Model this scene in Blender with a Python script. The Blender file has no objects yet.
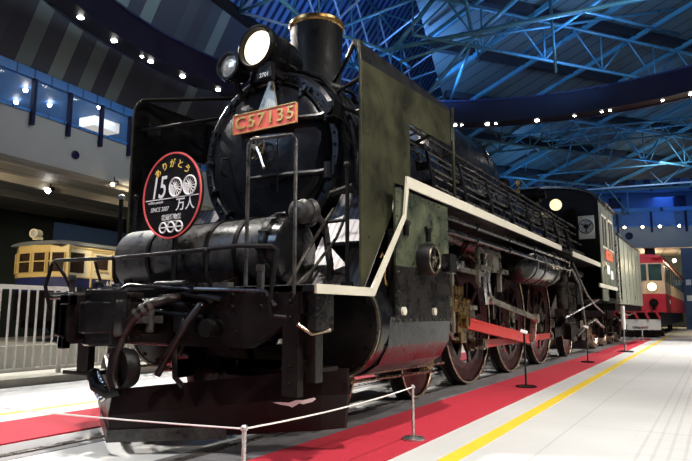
import bpy, bmesh, math, random
from math import pi, sin, cos, radians as RD
from mathutils import Vector, Matrix
random.seed(7)
COL = bpy.context.scene.collection

# ------------------------------------------------------------------ materials
def newmat(name):
    m = bpy.data.materials.new(name); m.use_nodes = True
    nt = m.node_tree; b = nt.nodes['Principled BSDF']
    return m, nt, b
def paint(name, col, rough=.4, metal=0., var=.35, scale=6., bump=.0, col2=None, coat=0., rvar=.15, thr=(.35,.7), spec=None):
    m, nt, b = newmat(name)
    tc = nt.nodes.new('ShaderNodeTexCoord'); n = nt.nodes.new('ShaderNodeTexNoise')
    n.inputs['Scale'].default_value = scale; n.inputs['Detail'].default_value = 6; n.inputs['Roughness'].default_value = .65
    nt.links.new(tc.outputs['Object'], n.inputs['Vector'])
    r = nt.nodes.new('ShaderNodeValToRGB')
    c2 = col2 or tuple(c*(1-var) for c in col)
    r.color_ramp.elements[0].position = thr[0]; r.color_ramp.elements[1].position = thr[1]
    r.color_ramp.elements[0].color = (*c2, 1); r.color_ramp.elements[1].color = (*col, 1)
    nt.links.new(n.outputs['Fac'], r.inputs['Fac']); nt.links.new(r.outputs['Color'], b.inputs['Base Color'])
    mr = nt.nodes.new('ShaderNodeMapRange'); mr.inputs['From Min'].default_value = .3; mr.inputs['From Max'].default_value = .7
    mr.inputs['To Min'].default_value = max(.02, rough-rvar); mr.inputs['To Max'].default_value = min(1, rough+rvar)
    nt.links.new(n.outputs['Fac'], mr.inputs['Value']); nt.links.new(mr.outputs['Result'], b.inputs['Roughness'])
    b.inputs['Metallic'].default_value = metal
    b.inputs['Coat Weight'].default_value = coat; b.inputs['Coat Roughness'].default_value = .15
    b.inputs['Specular IOR Level'].default_value = spec if spec is not None else ((.16 if rough>=.38 else .32) if max(col)<.09 else .5)
    if bump:
        bp = nt.nodes.new('ShaderNodeBump'); bp.inputs['Strength'].default_value = bump; bp.inputs['Distance'].default_value = .01
        n2 = nt.nodes.new('ShaderNodeTexNoise'); n2.inputs['Scale'].default_value = scale*5; n2.inputs['Detail'].default_value = 5
        nt.links.new(tc.outputs['Object'], n2.inputs['Vector'])
        nt.links.new(n2.outputs['Fac'], bp.inputs['Height']); nt.links.new(bp.outputs['Normal'], b.inputs['Normal'])
    return m
def glow(name, col, s):
    m, nt, b = newmat(name)
    b.inputs['Base Color'].default_value = (*col, 1); b.inputs['Emission Color'].default_value = (*col, 1)
    b.inputs['Emission Strength'].default_value = s
    return m
def glass(name, col=(.8,.9,1), alpha=.25, rough=.05):
    m, nt, b = newmat(name)
    b.inputs['Base Color'].default_value = (*col, 1); b.inputs['Roughness'].default_value = rough
    b.inputs['Alpha'].default_value = alpha
    return m
def lines_mat(name, base, line, vec, period, width, rough=.6, metal=0, rand=None, vec2=None, period2=1., width2=.05, frm=None):
    """stripes across a direction: dark seams, optionally a random tint per stripe"""
    m, nt, b = newmat(name); N = nt.nodes; L = nt.links
    tc = N.new('ShaderNodeTexCoord')
    def fr(v, per):
        d = N.new('ShaderNodeVectorMath'); d.operation = 'DOT_PRODUCT'; d.inputs[1].default_value = v
        L.new(tc.outputs['Object'], d.inputs[0])
        q = N.new('ShaderNodeMath'); q.operation = 'DIVIDE'; q.inputs[1].default_value = per; L.new(d.outputs['Value'], q.inputs[0])
        f = N.new('ShaderNodeMath'); f.operation = 'FRACT'; L.new(q.outputs[0], f.inputs[0])
        fl = N.new('ShaderNodeMath'); fl.operation = 'FLOOR'; L.new(q.outputs[0], fl.inputs[0])
        return f, fl
    f, fl = fr(vec, period)
    lt = N.new('ShaderNodeMath'); lt.operation = 'LESS_THAN'; lt.inputs[1].default_value = width; L.new(f.outputs[0], lt.inputs[0])
    fac = lt.outputs[0]
    if vec2:
        f2, _ = fr(vec2, period2)
        l2 = N.new('ShaderNodeMath'); l2.operation = 'LESS_THAN'; l2.inputs[1].default_value = width2; L.new(f2.outputs[0], l2.inputs[0])
        mx = N.new('ShaderNodeMath'); mx.operation = 'MAXIMUM'; L.new(fac, mx.inputs[0]); L.new(l2.outputs[0], mx.inputs[1]); fac = mx.outputs[0]
    mix = N.new('ShaderNodeMix'); mix.data_type = 'RGBA'; mix.inputs[6].default_value = (*base, 1); mix.inputs[7].default_value = (*line, 1)
    if rand:
        wn = N.new('ShaderNodeTexWhiteNoise'); wn.noise_dimensions = '1D'; L.new(fl.outputs[0], wn.inputs['W'])
        cr = N.new('ShaderNodeValToRGB'); cr.color_ramp.interpolation = 'CONSTANT'
        while len(cr.color_ramp.elements) < len(rand): cr.color_ramp.elements.new(.5)
        for e, (p, c) in zip(cr.color_ramp.elements, rand): e.position = p; e.color = (*c, 1)
        L.new(wn.outputs['Value'], cr.inputs['Fac']); L.new(cr.outputs['Color'], mix.inputs[6])
    L.new(fac, mix.inputs[0]); L.new(mix.outputs[2], b.inputs['Base Color'])
    b.inputs['Roughness'].default_value = rough; b.inputs['Metallic'].default_value = metal
    return m

M = {}
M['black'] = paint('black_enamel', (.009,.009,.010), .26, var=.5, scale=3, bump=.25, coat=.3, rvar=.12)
M['blackdull'] = paint('black_dull', (.008,.0075,.0075), .45, var=.4, scale=8, bump=.4)
M['blackpipe'] = paint('black_pipe', (.10,.088,.075), .3, var=.7, scale=9, metal=.5)
M['chimneyblack'] = paint('chimney_soot', (.02,.021,.024), .5, var=.6, scale=7, bump=.4)
M['smokebox'] = paint('smokebox_blue_black', (.010,.011,.015), .32, var=.4, scale=4, bump=.2, rvar=.1)
M['olivelit'] = paint('black_plate_olive_lit', (.050,.050,.025), .38, col2=(.016,.016,.011), scale=2.6, bump=.3, rvar=.12)  # olive light and yellow reflection on black plate put into the colour
M['casing'] = paint('mottled_casing', (.10,.11,.06), .34, col2=(.012,.018,.016), scale=4.5, bump=.6, rvar=.15)
M['casinglow'] = paint('casing_low', (.016,.013,.011), .3, col2=(.006,.006,.006), scale=5, bump=.6)
M['drum'] = paint('worn_drum', (.085,.082,.08), .36, col2=(.016,.016,.016), scale=9, bump=.3)
M['frame'] = paint('frame_black', (.010,.0065,.006), .4, var=.5, scale=6, bump=.3)
M['wheel'] = paint('wheel_black_red_bounce', (.035,.006,.008), .34, var=.5, scale=6, bump=.2)  # red carpet reflection on black wheels put into the colour
M['tyre'] = paint('tyre_steel', (.60,.47,.33), .28, metal=.8, var=.4, scale=9)
M['steel'] = paint('oiled_steel', (.30,.26,.19), .3, metal=.85, var=.45, scale=12)
M['pale'] = paint('pale_steel', (.58,.55,.46), .3, metal=.85, var=.2, scale=3)
M['silver'] = paint('silver_metal', (.62,.62,.62), .28, metal=.9, var=.3, scale=12)
M['brass'] = paint('brass', (.42,.28,.10), .3, metal=.9, var=.8, scale=14)
M['copper'] = paint('copper_rim', (.72,.45,.16), .3, metal=.85, col2=(.35,.2,.08), scale=8)
M['red'] = paint('rod_red', (.60,.035,.03), .4, var=.25, scale=6, bump=.1)
M['platered'] = paint('plate_red', (.85,.15,.09), .45, var=.15, scale=8)
M['gold'] = paint('gold_letter', (.72,.55,.18), .35, metal=.5, var=.3, scale=20)
M['white'] = paint('cream_white', (.60,.57,.47), .5, var=.12, scale=7)
M['purewhite'] = paint('sign_white', (.85,.85,.85), .5, var=.03)
M['plow'] = paint('plow_brown', (.012,.006,.0065), .38, var=.4, scale=3, bump=.4)
M['tread'] = lines_mat('checker_plate', (.30,.28,.29), (.18,.165,.17), (1,0,0), .06, .35, .45, .2)
M['glassdark'] = paint('dark_glass', (.02,.025,.03), .06, var=.2, scale=2)
M['lens'] = glow('lamp_lens', (1,.90,.62), 1.7)
M['lensdim'] = paint('lens_dim', (.75,.78,.75), .12, metal=.4, var=.5, scale=25)
M['cabwin'] = glow('cab_lamp', (1,.92,.55), 1.1)
M['tender'] = paint('tender_green_grey', (.46,.47,.38), .33, col2=(.30,.32,.26), scale=2, rvar=.08, metal=.3)
M['plateglow'] = paint('bright_window_plate', (.8,.8,.74), .4, var=.3)
M['cabside'] = paint('cab_side_paint', (.17,.18,.14), .35, var=.4)
M['rubber'] = paint('rubber_hose', (.014,.009,.009), .35, var=.4)
M['signblack'] = paint('sign_black', (.01,.009,.01), .4, var=.1)
M['ringred'] = paint('ring_red', (.75,.10,.10), .5, var=.1)
M['yellowtxt'] = paint('yellow_text', (.85,.62,.12), .5, var=.05)
M['carpet'] = paint('red_carpet', (.52,.018,.042), .9, col2=(.40,.013,.032), scale=40, bump=.4, rvar=.05)
M['yellow'] = paint('yellow_line', (.85,.62,.04), .5, col2=(.78,.55,.05), scale=9)
M['greystrip'] = paint('grey_steel_plate', (.22,.21,.22), .55, col2=(.12,.115,.12), scale=5, bump=.4)
M['rail'] = paint('rail_steel', (.30,.27,.25), .3, metal=.8, var=.4)
M['kerb'] = paint('kerb_stone', (.45,.43,.36), .7, var=.2, scale=5)
M['fence'] = paint('fence_white', (.86,.85,.82), .4, var=.08, scale=10)
M['navyring'] = paint('ring_navy', (.009,.005,.012), .45, var=.25, scale=.5)
M['ringblue'] = paint('ring_edge_blue', (.012,.012,.035), .35, var=.2, scale=2)
M['beige'] = paint('beige_wall', (.40,.37,.33), .8, var=.08, scale=1.5)
M['fasciablue'] = paint('far_fascia', (.30,.33,.34), .7, var=.1, scale=1.5)
M['darkwall'] = paint('dark_teal_wall', (.035,.045,.042), .7, var=.25, scale=.8)
M['soffit'] = lines_mat('soffit_slats', (.20,.18,.15), (.08,.07,.06), (.9938,.1115,0), .9, .12, .6)
M['galblue'] = paint('gallery_blue', (.05,.13,.36), .6, var=.35, scale=.6)
M['galrail'] = lines_mat('gallery_rail', (.06,.20,.50), (.015,.04,.12), (-.1115,.9938,0), .55, .08, .35)
M['galpost'] = paint('gallery_post', (.015,.015,.05), .4, var=.2)
M['galglass'] = glass('gallery_glass', (.25,.5,.9), .18)
M['stripes'] = lines_mat('striped_wall', (.1,.1,.1), (.03,.03,.045), (-.1115,.9938,0), .52, .05, .7,
     rand=[(0,(.035,.035,.05)),(.35,(.045,.05,.065)),(.62,(.13,.155,.15)),(.86,(.17,.2,.19))])
D1 = Vector((.6,.8,0)); D2 = Vector((-.985,.17,0))
M['roof'] = lines_mat('roof_panels', (.062,.078,.072), (.008,.010,.014), (.165,.986,0), .62, .10, .55)
M['corr'] = lines_mat('corrugated_blue_lit', (.20,.36,.70), (.02,.05,.16), (-.1115,.9938,0), .42, .45, .35, metal=.4)  # sheet metal coloured by the blue light it reflects
M['rafter'] = paint('rafter_dark', (.02,.018,.02), .5, var=.2)
M['truss'] = paint('truss_steel_blue_lit', (.055,.16,.20), .35, var=.25, scale=1)  # blue light on pale grey steel is mixed into this colour
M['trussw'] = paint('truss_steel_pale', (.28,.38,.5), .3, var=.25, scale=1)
M['spot'] = glow('spot_glow', (1,.97,.9), 40)
M['spotw'] = glow('spot_glow_warm', (1,.8,.5), 22)
M['traincream'] = paint('train_cream', (.74,.64,.42), .4, var=.12, scale=2)
M['trainfront'] = paint('train_front_yellow', (.62,.45,.17), .4, var=.15, scale=2)
M['trainnavy'] = paint('train_navy', (.02,.025,.10), .4, var=.2)
M['trainroof'] = paint('train_roof_grey', (.14,.15,.15), .6, var=.2)
M['brownwin'] = paint('window_brown', (.05,.03,.02), .15, var=.5, scale=3)
M['pinkred'] = paint('railcar_red', (.62,.04,.07), .38, var=.15)
M['railcream'] = paint('railcar_cream', (.80,.60,.45), .4, var=.1)
M['tealglass'] = paint('railcar_glass', (.06,.12,.12), .08, var=.5, scale=2)
M['bluecase'] = paint('blue_case', (.03,.07,.18), .5, var=.2)
M['banner'] = paint('white_banner', (.9,.92,.95), .6, var=.1)

# floor: pale, faint grooves both ways
def floor_mat():
    m, nt, b = newmat('pale_floor'); N = nt.nodes; L = nt.links
    tc = N.new('ShaderNodeTexCoord'); sp = N.new('ShaderNodeSeparateXYZ'); L.new(tc.outputs['Object'], sp.inputs[0])
    def g(sock, per, w, lo, hi):
        q = N.new('ShaderNodeMath'); q.operation='DIVIDE'; q.inputs[1].default_value=per; L.new(sock,q.inputs[0])
        f = N.new('ShaderNodeMath'); f.operation='FRACT'; L.new(q.outputs[0],f.inputs[0])
        l = N.new('ShaderNodeMath'); l.operation='LESS_THAN'; l.inputs[1].default_value=w; L.new(f.outputs[0],l.inputs[0])
        r = N.new('ShaderNodeMapRange'); r.inputs['To Min'].default_value=hi; r.inputs['To Max'].default_value=lo; L.new(l.outputs[0], r.inputs['Value'])
        return r.outputs['Result']
    a = g(sp.outputs['X'], .09, .25, .86, 1.); c = g(sp.outputs['Y'], .30, .10, .94, 1.)
    # fine grooves only right of the yellow line
    gt = N.new('ShaderNodeMath'); gt.operation='GREATER_THAN'; gt.inputs[1].default_value=2.9; L.new(sp.outputs['X'], gt.inputs[0])
    mu = N.new('ShaderNodeMath'); mu.operation='MULTIPLY'; L.new(a,mu.inputs[0]); L.new(c,mu.inputs[1])
    mx = N.new('ShaderNodeMix'); mx.inputs[2].default_value=1; L.new(gt.outputs[0],mx.inputs[0]); L.new(mu.outputs[0],mx.inputs[3])
    s = g(sp.outputs['X'], 1.2, .012, .8, 1.); s2 = g(sp.outputs['Y'], 2.4, .006, .8, 1.)
    m2 = N.new('ShaderNodeMath'); m2.operation='MULTIPLY'; L.new(mx.outputs[0],m2.inputs[0]); L.new(s,m2.inputs[1])
    m3 = N.new('ShaderNodeMath'); m3.operation='MULTIPLY'; L.new(m2.outputs[0],m3.inputs[0]); L.new(s2,m3.inputs[1])
    n = N.new('ShaderNodeTexNoise'); n.inputs['Scale'].default_value=.8; n.inputs['Detail'].default_value=5; L.new(tc.outputs['Object'],n.inputs['Vector'])
    r = N.new('ShaderNodeMapRange'); r.inputs['From Min'].default_value=.3; r.inputs['From Max'].default_value=.7; r.inputs['To Min'].default_value=.86; r.inputs['To Max'].default_value=1.; L.new(n.outputs['Fac'],r.inputs['Value'])
    m4 = N.new('ShaderNodeMath'); m4.operation='MULTIPLY'; L.new(m3.outputs[0],m4.inputs[0]); L.new(r.outputs['Result'],m4.inputs[1])
    cm = N.new('ShaderNodeMix'); cm.data_type='RGBA'; cm.inputs[6].default_value=(0,0,0,1); cm.inputs[7].default_value=(.66,.66,.65,1)
    L.new(m4.outputs[0],cm.inputs[0]); L.new(cm.outputs[2],b.inputs['Base Color'])
    b.inputs['Roughness'].default_value=.45
    return m
M['floor'] = floor_mat()

# ------------------------------------------------------------------ mesh builder
def basis(d):
    d = Vector(d).normalized()
    a = Vector((0,0,1)) if abs(d.z) < .9 else Vector((1,0,0))
    u = d.cross(a).normalized(); return u, d.cross(u).normalized(), d
class MB:
    def __init__(s): s.bm = bmesh.new()
    def quadring(s, A, B, smooth=True):
        n = len(A)
        for i in range(n):
            f = s.bm.faces.new((A[i], A[(i+1)%n], B[(i+1)%n], B[i])); f.smooth = smooth
    def box(s, a, b, m=None):
        x0,x1 = sorted((a[0],b[0])); y0,y1 = sorted((a[1],b[1])); z0,z1 = sorted((a[2],b[2]))
        P = [(x0,y0,z0),(x1,y0,z0),(x1,y1,z0),(x0,y1,z0),(x0,y0,z1),(x1,y0,z1),(x1,y1,z1),(x0,y1,z1)]
        if m: P = [m @ Vector(p) for p in P]
        v = [s.bm.verts.new(p) for p in P]
        for f in ((0,3,2,1),(4,5,6,7),(0,1,5,4),(1,2,6,5),(2,3,7,6),(3,0,4,7)): s.bm.faces.new([v[i] for i in f])
        return s
    def beam(s, p, q, w, h=None, up=(0,0,1)):
        """rectangular bar from p to q, width w (sideways) and height h (along up)"""
        h = h or w; p = Vector(p); q = Vector(q); d = (q-p).normalized(); up = Vector(up)
        if abs(d.dot(up)) > .98: up = Vector((0,1,0))
        sd = d.cross(up).normalized()*w/2; u = sd.cross(d).normalized()*h/2
        R = [[s.bm.verts.new(c + x*sd + y*u) for x,y in ((-1,-1),(1,-1),(1,1),(-1,1))] for c in (p,q)]
        s.quadring(R[0], R[1], False); s.bm.faces.new(R[0][::-1]); s.bm.faces.new(R[1]); return s
    def cyl(s, p, q, r, r2=None, n=16, caps=True, smooth=True):
        r2 = r if r2 is None else r2; u,v,_ = basis(Vector(q)-Vector(p)); p=Vector(p); q=Vector(q)
        A=[s.bm.verts.new(p+(u*cos(2*pi*i/n)+v*sin(2*pi*i/n))*r) for i in range(n)]
        B=[s.bm.verts.new(q+(u*cos(2*pi*i/n)+v*sin(2*pi*i/n))*r2) for i in range(n)]
        s.quadring(A,B,smooth)
        if caps: s.bm.faces.new(A[::-1]); s.bm.faces.new(B)
        return s
    def tube(s, pts, r, n=8, caps=True):
        pts=[Vector(p) for p in pts]; rings=[]; pu=None
        for i,p in enumerate(pts):
            d=(pts[min(i+1,len(pts)-1)]-pts[max(i-1,0)])
            if d.length<1e-6: d=Vector((0,0,1))
            d.normalize()
            if pu is None: u,v,_=basis(d)
            else:
                u=pu-d*pu.dot(d)
                if u.length<1e-4: u,_,_=basis(d)
                u.normalize(); v=d.cross(u)
            pu=u
            rr = r[i] if isinstance(r,(list,tuple)) else r
            rings.append([s.bm.verts.new(p+(u*cos(2*pi*k/n)+v*sin(2*pi*k/n))*rr) for k in range(n)])
        for a,b in zip(rings,rings[1:]): s.quadring(a,b)
        if caps: s.bm.faces.new(rings[0][::-1]); s.bm.faces.new(rings[-1])
        return s
    def lathe(s, o, d, prof, n=32, close=False):
        """prof: (distance along d, radius)"""
        u,v,d=basis(d); o=Vector(o); rings=[]
        for t,r in prof:
            if r<1e-5: rings.append([s.bm.verts.new(o+d*t)])
            else: rings.append([s.bm.verts.new(o+d*t+(u*cos(2*pi*i/n)+v*sin(2*pi*i/n))*r) for i in range(n)])
        prs=list(zip(rings,rings[1:]))
        if close: prs.append((rings[-1],rings[0]))
        for A,B in prs:
            if len(A)==1 and len(B)==1: continue
            if len(A)==1:
                for i in range(n): s.bm.faces.new((A[0],B[(i+1)%n],B[i])).smooth=True
            elif len(B)==1:
                for i in range(n): s.bm.faces.new((A[i],A[(i+1)%n],B[0])).smooth=True
            else: s.quadring(A,B)
        return s
    def prism(s, pts, ext):
        """closed outline pts (3D) extruded by vector ext"""
        ext=Vector(ext); A=[s.bm.verts.new(Vector(p)) for p in pts]; B=[s.bm.verts.new(Vector(p)+ext) for p in pts]
        s.quadring(A,B,False); s.bm.faces.new(A[::-1]); s.bm.faces.new(B); return s
    def ball(s, c, r, n=12, sc=(1,1,1)):
        mt=Matrix.Translation(c)@Matrix.Diagonal((*[r*k for k in sc],1))
        res=bmesh.ops.create_uvsphere(s.bm,u_segments=n,v_segments=max(6,n//2),radius=1,matrix=mt)
        for v in res['verts']:
            for f in v.link_faces: f.smooth=True
        return s
    def rivets(s, pts, d, r=.014, h=.01):
        d=Vector(d)
        for p in pts: s.cyl(p, Vector(p)+d.normalized()*h, r, r*.6, 6)
        return s
    def build(s, name, mat, parent=None, bevel=0, sharp=True):
        bmesh.ops.recalc_face_normals(s.bm, faces=s.bm.faces[:])
        if sharp:
            for e in s.bm.edges:
                if len(e.link_faces)==2 and e.calc_face_angle(0)>RD(38): e.smooth=False
        me=bpy.data.meshes.new(name); s.bm.to_mesh(me); s.bm.free()
        me.materials.append(mat if not isinstance(mat,str) else M[mat])
        o=bpy.data.objects.new(name,me); COL.objects.link(o)
        if parent: o.parent=parent
        if bevel:
            b=o.modifiers.new('b','BEVEL'); b.width=bevel; b.segments=2; b.limit_method='ANGLE'; b.angle_limit=RD(40)
        return o
def tag(o,label=None,cat=None,group=None,kind=None):
    if label: o['label']=label
    if cat: o['category']=cat
    if group: o['group']=group
    if kind: o['kind']=kind
    return o
def empty(name,loc=(0,0,0),rz=0,**k):
    o=bpy.data.objects.new(name,None); COL.objects.link(o); o.location=loc; o.rotation_euler=(0,0,rz); o.empty_display_size=.2
    return tag(o,**k)
def copy_tree(o,parent=None):
    c=o.copy(); COL.objects.link(c)
    if parent: c.parent=parent
    for ch in list(o.children): copy_tree(ch,c)
    return c
def text(name,s,size,loc,mat,parent=None,rot=(pi/2,0,0),ext=.003,shear=0,ax='CENTER',sx=1,off=0,sp=1):
    cu=bpy.data.curves.new(name,'FONT'); cu.body=s; cu.size=size; cu.extrude=ext; cu.shear=shear; cu.align_x=ax; cu.align_y='CENTER'; cu.offset=off; cu.space_character=sp
    t=bpy.data.objects.new(name+'_tmp',cu); COL.objects.link(t)
    bpy.context.view_layer.update()
    me=bpy.data.meshes.new_from_object(t.evaluated_get(bpy.context.evaluated_depsgraph_get()))
    bpy.data.objects.remove(t); me.materials.clear(); me.materials.append(M[mat])
    mt=Matrix.Translation(loc)@Matrix.LocRotScale(None,__import__('mathutils').Euler(rot),Vector((sx,1,1)))
    me.transform(mt)
    o=bpy.data.objects.new(name,me); COL.objects.link(o)
    if parent: o.parent=parent
    return o
def struct(mb,name,mat,**k):
    o=mb.build(name,mat,**k); o['kind']='structure'; return o

# ================================================================== SETTING
mb=MB(); mb.box((-32,-14,-.3),(34,70,0)); struct(mb,'floor','floor')
# turntable strip between and beside the rails, thin plates set on the floor
for (x0,x1) in ((-.86,-.40),(.40,.90)):
    mb=MB(); mb.box((x0,-9,.0),(x1,22.5,.004)); struct(mb,'trim_1','greystrip')
for x in (-.5335,.5335):
    mb=MB(); mb.box((x-.035,-9,.002),(x+.035,44,.012)); struct(mb,'trim_2','rail')
# left wall with gallery, frame: s along the wall, o towards the hall, z up
def frame(P0,w,n): return lambda s,o,z: Vector((P0[0]+w[0]*s+n[0]*o, P0[1]+w[1]*s+n[1]*o, z))
LF=frame((-12.5,5.2),(-.1115,.9938),(.9938,.1115))
FF=frame((-.2,39.8),(.94,.34),(.34,-.94))
def hexa(mb,F,s0,s1,o0,o1,z0,z1):
    P=[F(s,o,z) for z in (z0,z1) for s,o in ((s0,o0),(s1,o0),(s1,o1),(s0,o1))]
    v=[mb.bm.verts.new(p) for p in P]
    for f in ((0,3,2,1),(4,5,6,7),(0,1,5,4),(1,2,6,5),(2,3,7,6),(3,0,4,7)): mb.bm.faces.new([v[i] for i in f])
    return mb
def lean(mb,F,s0,s1,o0,z0,o1,z1,t=.15):
    return mb.prism([F(s0,o0,z0),F(s1,o0,z0),F(s1,o1,z1),F(s0,o1,z1)], (F(0,-1,0)-F(0,0,0))*t)
S0,S1=-14,30
mb=MB(); hexa(mb,LF,S0,S1,-.35,0,5.2,6.6)
hexa(mb,LF,S0,S1,-.5,-.35,5.1,5.35); struct(mb,'wall_left','beige')
mb=MB(); hexa(mb,LF,S0,S1,-8,-.35,5.2,5.5); struct(mb,'trim_3','soffit')
for o0 in (-2.0,-4.2):
    mb=MB(); hexa(mb,LF,S0,S1,o0-.25,o0,4.95,5.2); struct(mb,'trim_4','soffit')
mb=MB(); hexa(mb,LF,S0,S1,-8.2,-8,0,5.5); struct(mb,'wall_left','darkwall')
for s0 in (-4.,2.3,8.5,15.):
    mb=MB(); hexa(mb,LF,s0,s0+.5,-7.99,-7.5,0,5.2); struct(mb,'trim_5','darkwall')
mb=MB(); hexa(mb,LF,S0,S1,-5.2,-5,6.6,9.2); struct(mb,'wall_left','galblue')
mb=MB(); hexa(mb,LF,S0,S1,-5,-.02,8.3,8.4); struct(mb,'ceiling','galblue')
mb=MB(); lean(mb,LF,S0,S1,.02,7.85,2.3,12.0); struct(mb,'wall_left','stripes')
mb=MB(); hexa(mb,LF,S0,S1,2.0,2.5,11.9,12.25); struct(mb,'trim_6','rafter')
mb=MB(); lean(mb,LF,S0,44,2.3,12.2,7.5,19.5); struct(mb,'ceiling','corr')
# gallery rails
def gallery(F,s0,s1,step,ph,label):
    g=empty('gallery_railing',F((s0+s1)/2,0,6.6),label=label,cat='railing')
    org=F((s0+s1)/2,0,6.6)
    def G(s,o,z): return F(s,o,z)-org
    mb=MB(); hexa(mb,G,s0,s1,-.06,.1,7.55,7.82)
    mb.build('handrail','galrail',g)
    mb=MB(); hexa(mb,G,s0,s1,.0,.05,6.56,6.64); mb.build('bottom_rail','galrail',g)
    k=s0+ph
    while k<s1-step:
        mb=MB(); hexa(mb,G,k-.05,k+.05,.02,.14,6.2,7.55); mb.build('post','galpost',g)
        mb=MB(); hexa(mb,G,k+.06,k+step-.06,.0,.02,6.64,7.55); mb.build('glass_panel','galglass',g)
        k+=step
    return g
gallery(LF,-5,22,1.2,1.05,'blue glass balcony railing along the left gallery above the beige band')
gallery(FF,-12,18,2.05,.2,'blue glass balcony railing of the far gallery behind the tender')
# shops of light inside the left gallery
gp=[(-1.1,-3.4,.8),(5.9,-3.0,.6)]
for i,(s,o,l) in enumerate(gp):
    mb=MB(); hexa(mb,LF,s-l,s+l,o-.4,o+.4,7.9,8.28); q=mb.build('light_box',glow('light_box_%d'%i,(1,.85,.65),.7),None)
    tag(q,['warm light box hanging in the left gallery nearest the picture edge','small warm light box in the left gallery beside the smoke deflector'][i],'light')
for i,(s,o) in enumerate([(2.4,-2.5),(3.0,-3.8),(3.7,-3.0),(4.6,-1.6)]):
    mb=MB(); mb.ball(LF(s,o,8.2),.07,10); q=mb.build('gallery_downlight','spot')
    tag(q,'small white downlight seen through the blue glass of the left gallery','light','downlights in the left gallery')
mb=MB(); c=LF(2.4,.02,5.72); mb.lathe(c,LF(0,1,0)-LF(0,0,0),[(0,.13),(.03,.13),(.04,.10),(.02,.09),(.02,0)],20)
tag(mb.build('round_speaker','galpost'),'dark round loudspeaker set in the beige left balcony wall','speaker')
# lamps under the left balcony
for i,(x,y,z,lab) in enumerate([(-14.84,8.14,4.95,'bright little spotlight under the balcony above the cream railcar'),(-12.66,8.95,5.05,'small warm spotlight under the balcony beside the smoke deflector')]):
    sp=empty('track_spotlight',(x,y,z),label=lab,cat='spotlight')
    mb=MB(); mb.cyl((0,0,.25),(0,0,.05),.02,n=8); mb.cyl((0,.1,.08),(.06,-.1,-.02),.07,.08,12); mb.build('housing','blackdull',sp)
    mb=MB(); mb.ball((.065,-.11,-.03),.085 if i==0 else .06,12); mb.build('bulb','spotw' if i else 'spot',sp)
# blue wall board behind the railcar
mb=MB(); hexa(mb,LF,6.8,14,-6.3,-6.2,.2,4.7); tag(mb.build('display_board','bluecase'),'dark blue display board standing behind the cream railcar','board')

# far wall
mb=MB(); hexa(mb,FF,-24,26,-.35,0,5.2,6.6); struct(mb,'wall_back','fasciablue')
mb=MB(); hexa(mb,FF,-24,26,-6,-.35,5.2,5.45); struct(mb,'trim_7','soffit')
mb=MB(); hexa(mb,FF,-24,26,-6.2,-6,0,5.45); struct(mb,'wall_back','darkwall')
mb=MB(); hexa(mb,FF,-24,26,-2.3,-2.2,6.6,9.2); struct(mb,'wall_back','galblue')
mb=MB(); hexa(mb,FF,-24,26,-.5,.1,8.9,9.15); struct(mb,'trim_8','galrail')
for s in (-6,-1.5,2.6,6.5,11):
    mb=MB(); hexa(mb,FF,s,s+.7,-2.2,-1.9,6.6,8.9); struct(mb,'trim_9','galpost')
mb=MB(); lean(mb,FF,-26,26,0,9.1,1.4,13.5); struct(mb,'ceiling',lines_mat('corrugated_far',(.05,.11,.24),(.012,.03,.09),(.94,.34,0),.9,.45,.35,.4))  # blue light on the far sheet is part of its colour
for i,s in enumerate((-1.25,-.17,.86,2.0)):
    sp=empty('gallery_spotlight',FF(s,.50,6.5),label='small round warm spotlight on the far gallery fascia above the red railcar',cat='spotlight',group='spotlights on the far gallery')
    mb=MB(); mb.cyl((0,.25,0),(0,0,0),.05,.09,10); mb.build('housing','blackdull',sp)
    mb=MB(); mb.ball((0,-.03,0),.085,10); mb.build('bulb','spotw',sp)
mb=MB(); c=FF(-.9,.02,6.0); mb.lathe(c,FF(0,1,0)-FF(0,0,0),[(0,.24),(.05,.24),(.06,.18),(.03,.16),(.03,0)],20)
tag(mb.build('round_speaker','galpost'),'dark round loudspeaker in the blue-grey far balcony wall','speaker')
# far bay: columns, shelves, lamps
for s in (-9,-4.5,.3,4.6,9,14):
    mb=MB(); hexa(mb,FF,s,s+.5,-1.2,-.7,0,5.2); struct(mb,'trim_10','darkwall')
for i,(s,z) in enumerate([(1.0,4.7),(2.7,4.6),(4.2,4.75),(1.8,3.9)]):
    mb=MB(); mb.ball(FF(s,-3.2,z),.13,10); tag(mb.build('bay_downlight','spotw'),'small warm downlight in the dark bay under the far balcony','light','downlights under the far balcony')
for i,(s,w,h,z,lab) in enumerate([(.9,1.1,1.0,3.0,'pale display panel on the wall left of the far bay'),(2.9,1.3,1.0,2.9,'pale display panel on the wall right of the far bay')]):
    pn=empty('wall_display',FF(s,-5.9,z),label=lab,cat='display'); q=FF(s,-5.9,z)
    mb=MB(); hexa(mb,lambda a,b,c_:FF(a+s,b-5.9,c_+z)-q,-w/2,w/2,0,.08,-h/2,h/2); mb.build('frame','galpost',pn)
    mb=MB(); hexa(mb,lambda a,b,c_:FF(a+s,b-5.9,c_+z)-q,-w/2+.08,w/2-.08,.08,.1,-h/2+.08,h/2-.08); mb.build('panel','banner',pn)
mb=MB(); hexa(mb,lambda s,o,z: FF(s,o,z),2.3,7,1.0,2.2,0,1.0)
hexa(mb,lambda s,o,z: FF(s,o,z),2.2,7.1,.95,2.3,1.0,1.08); tag(mb.build('display_case','bluecase'),'low blue display case on the floor right of the red railcar','display case')
cb=empty('display_column',FF(2.5,.0,0),label='tall dark blue column with small signs behind the low blue case',cat='column')
mb=MB(); mb.box((-.35,-.3,0),(.35,.3,5.1)); mb.build('shaft','bluecase',cb)
for z in (1.75,2.75):
    mb=MB(); mb.box((-.2,-.34,z),(.1,-.3,z+.35)); mb.build('sign','purewhite',cb)

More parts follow.
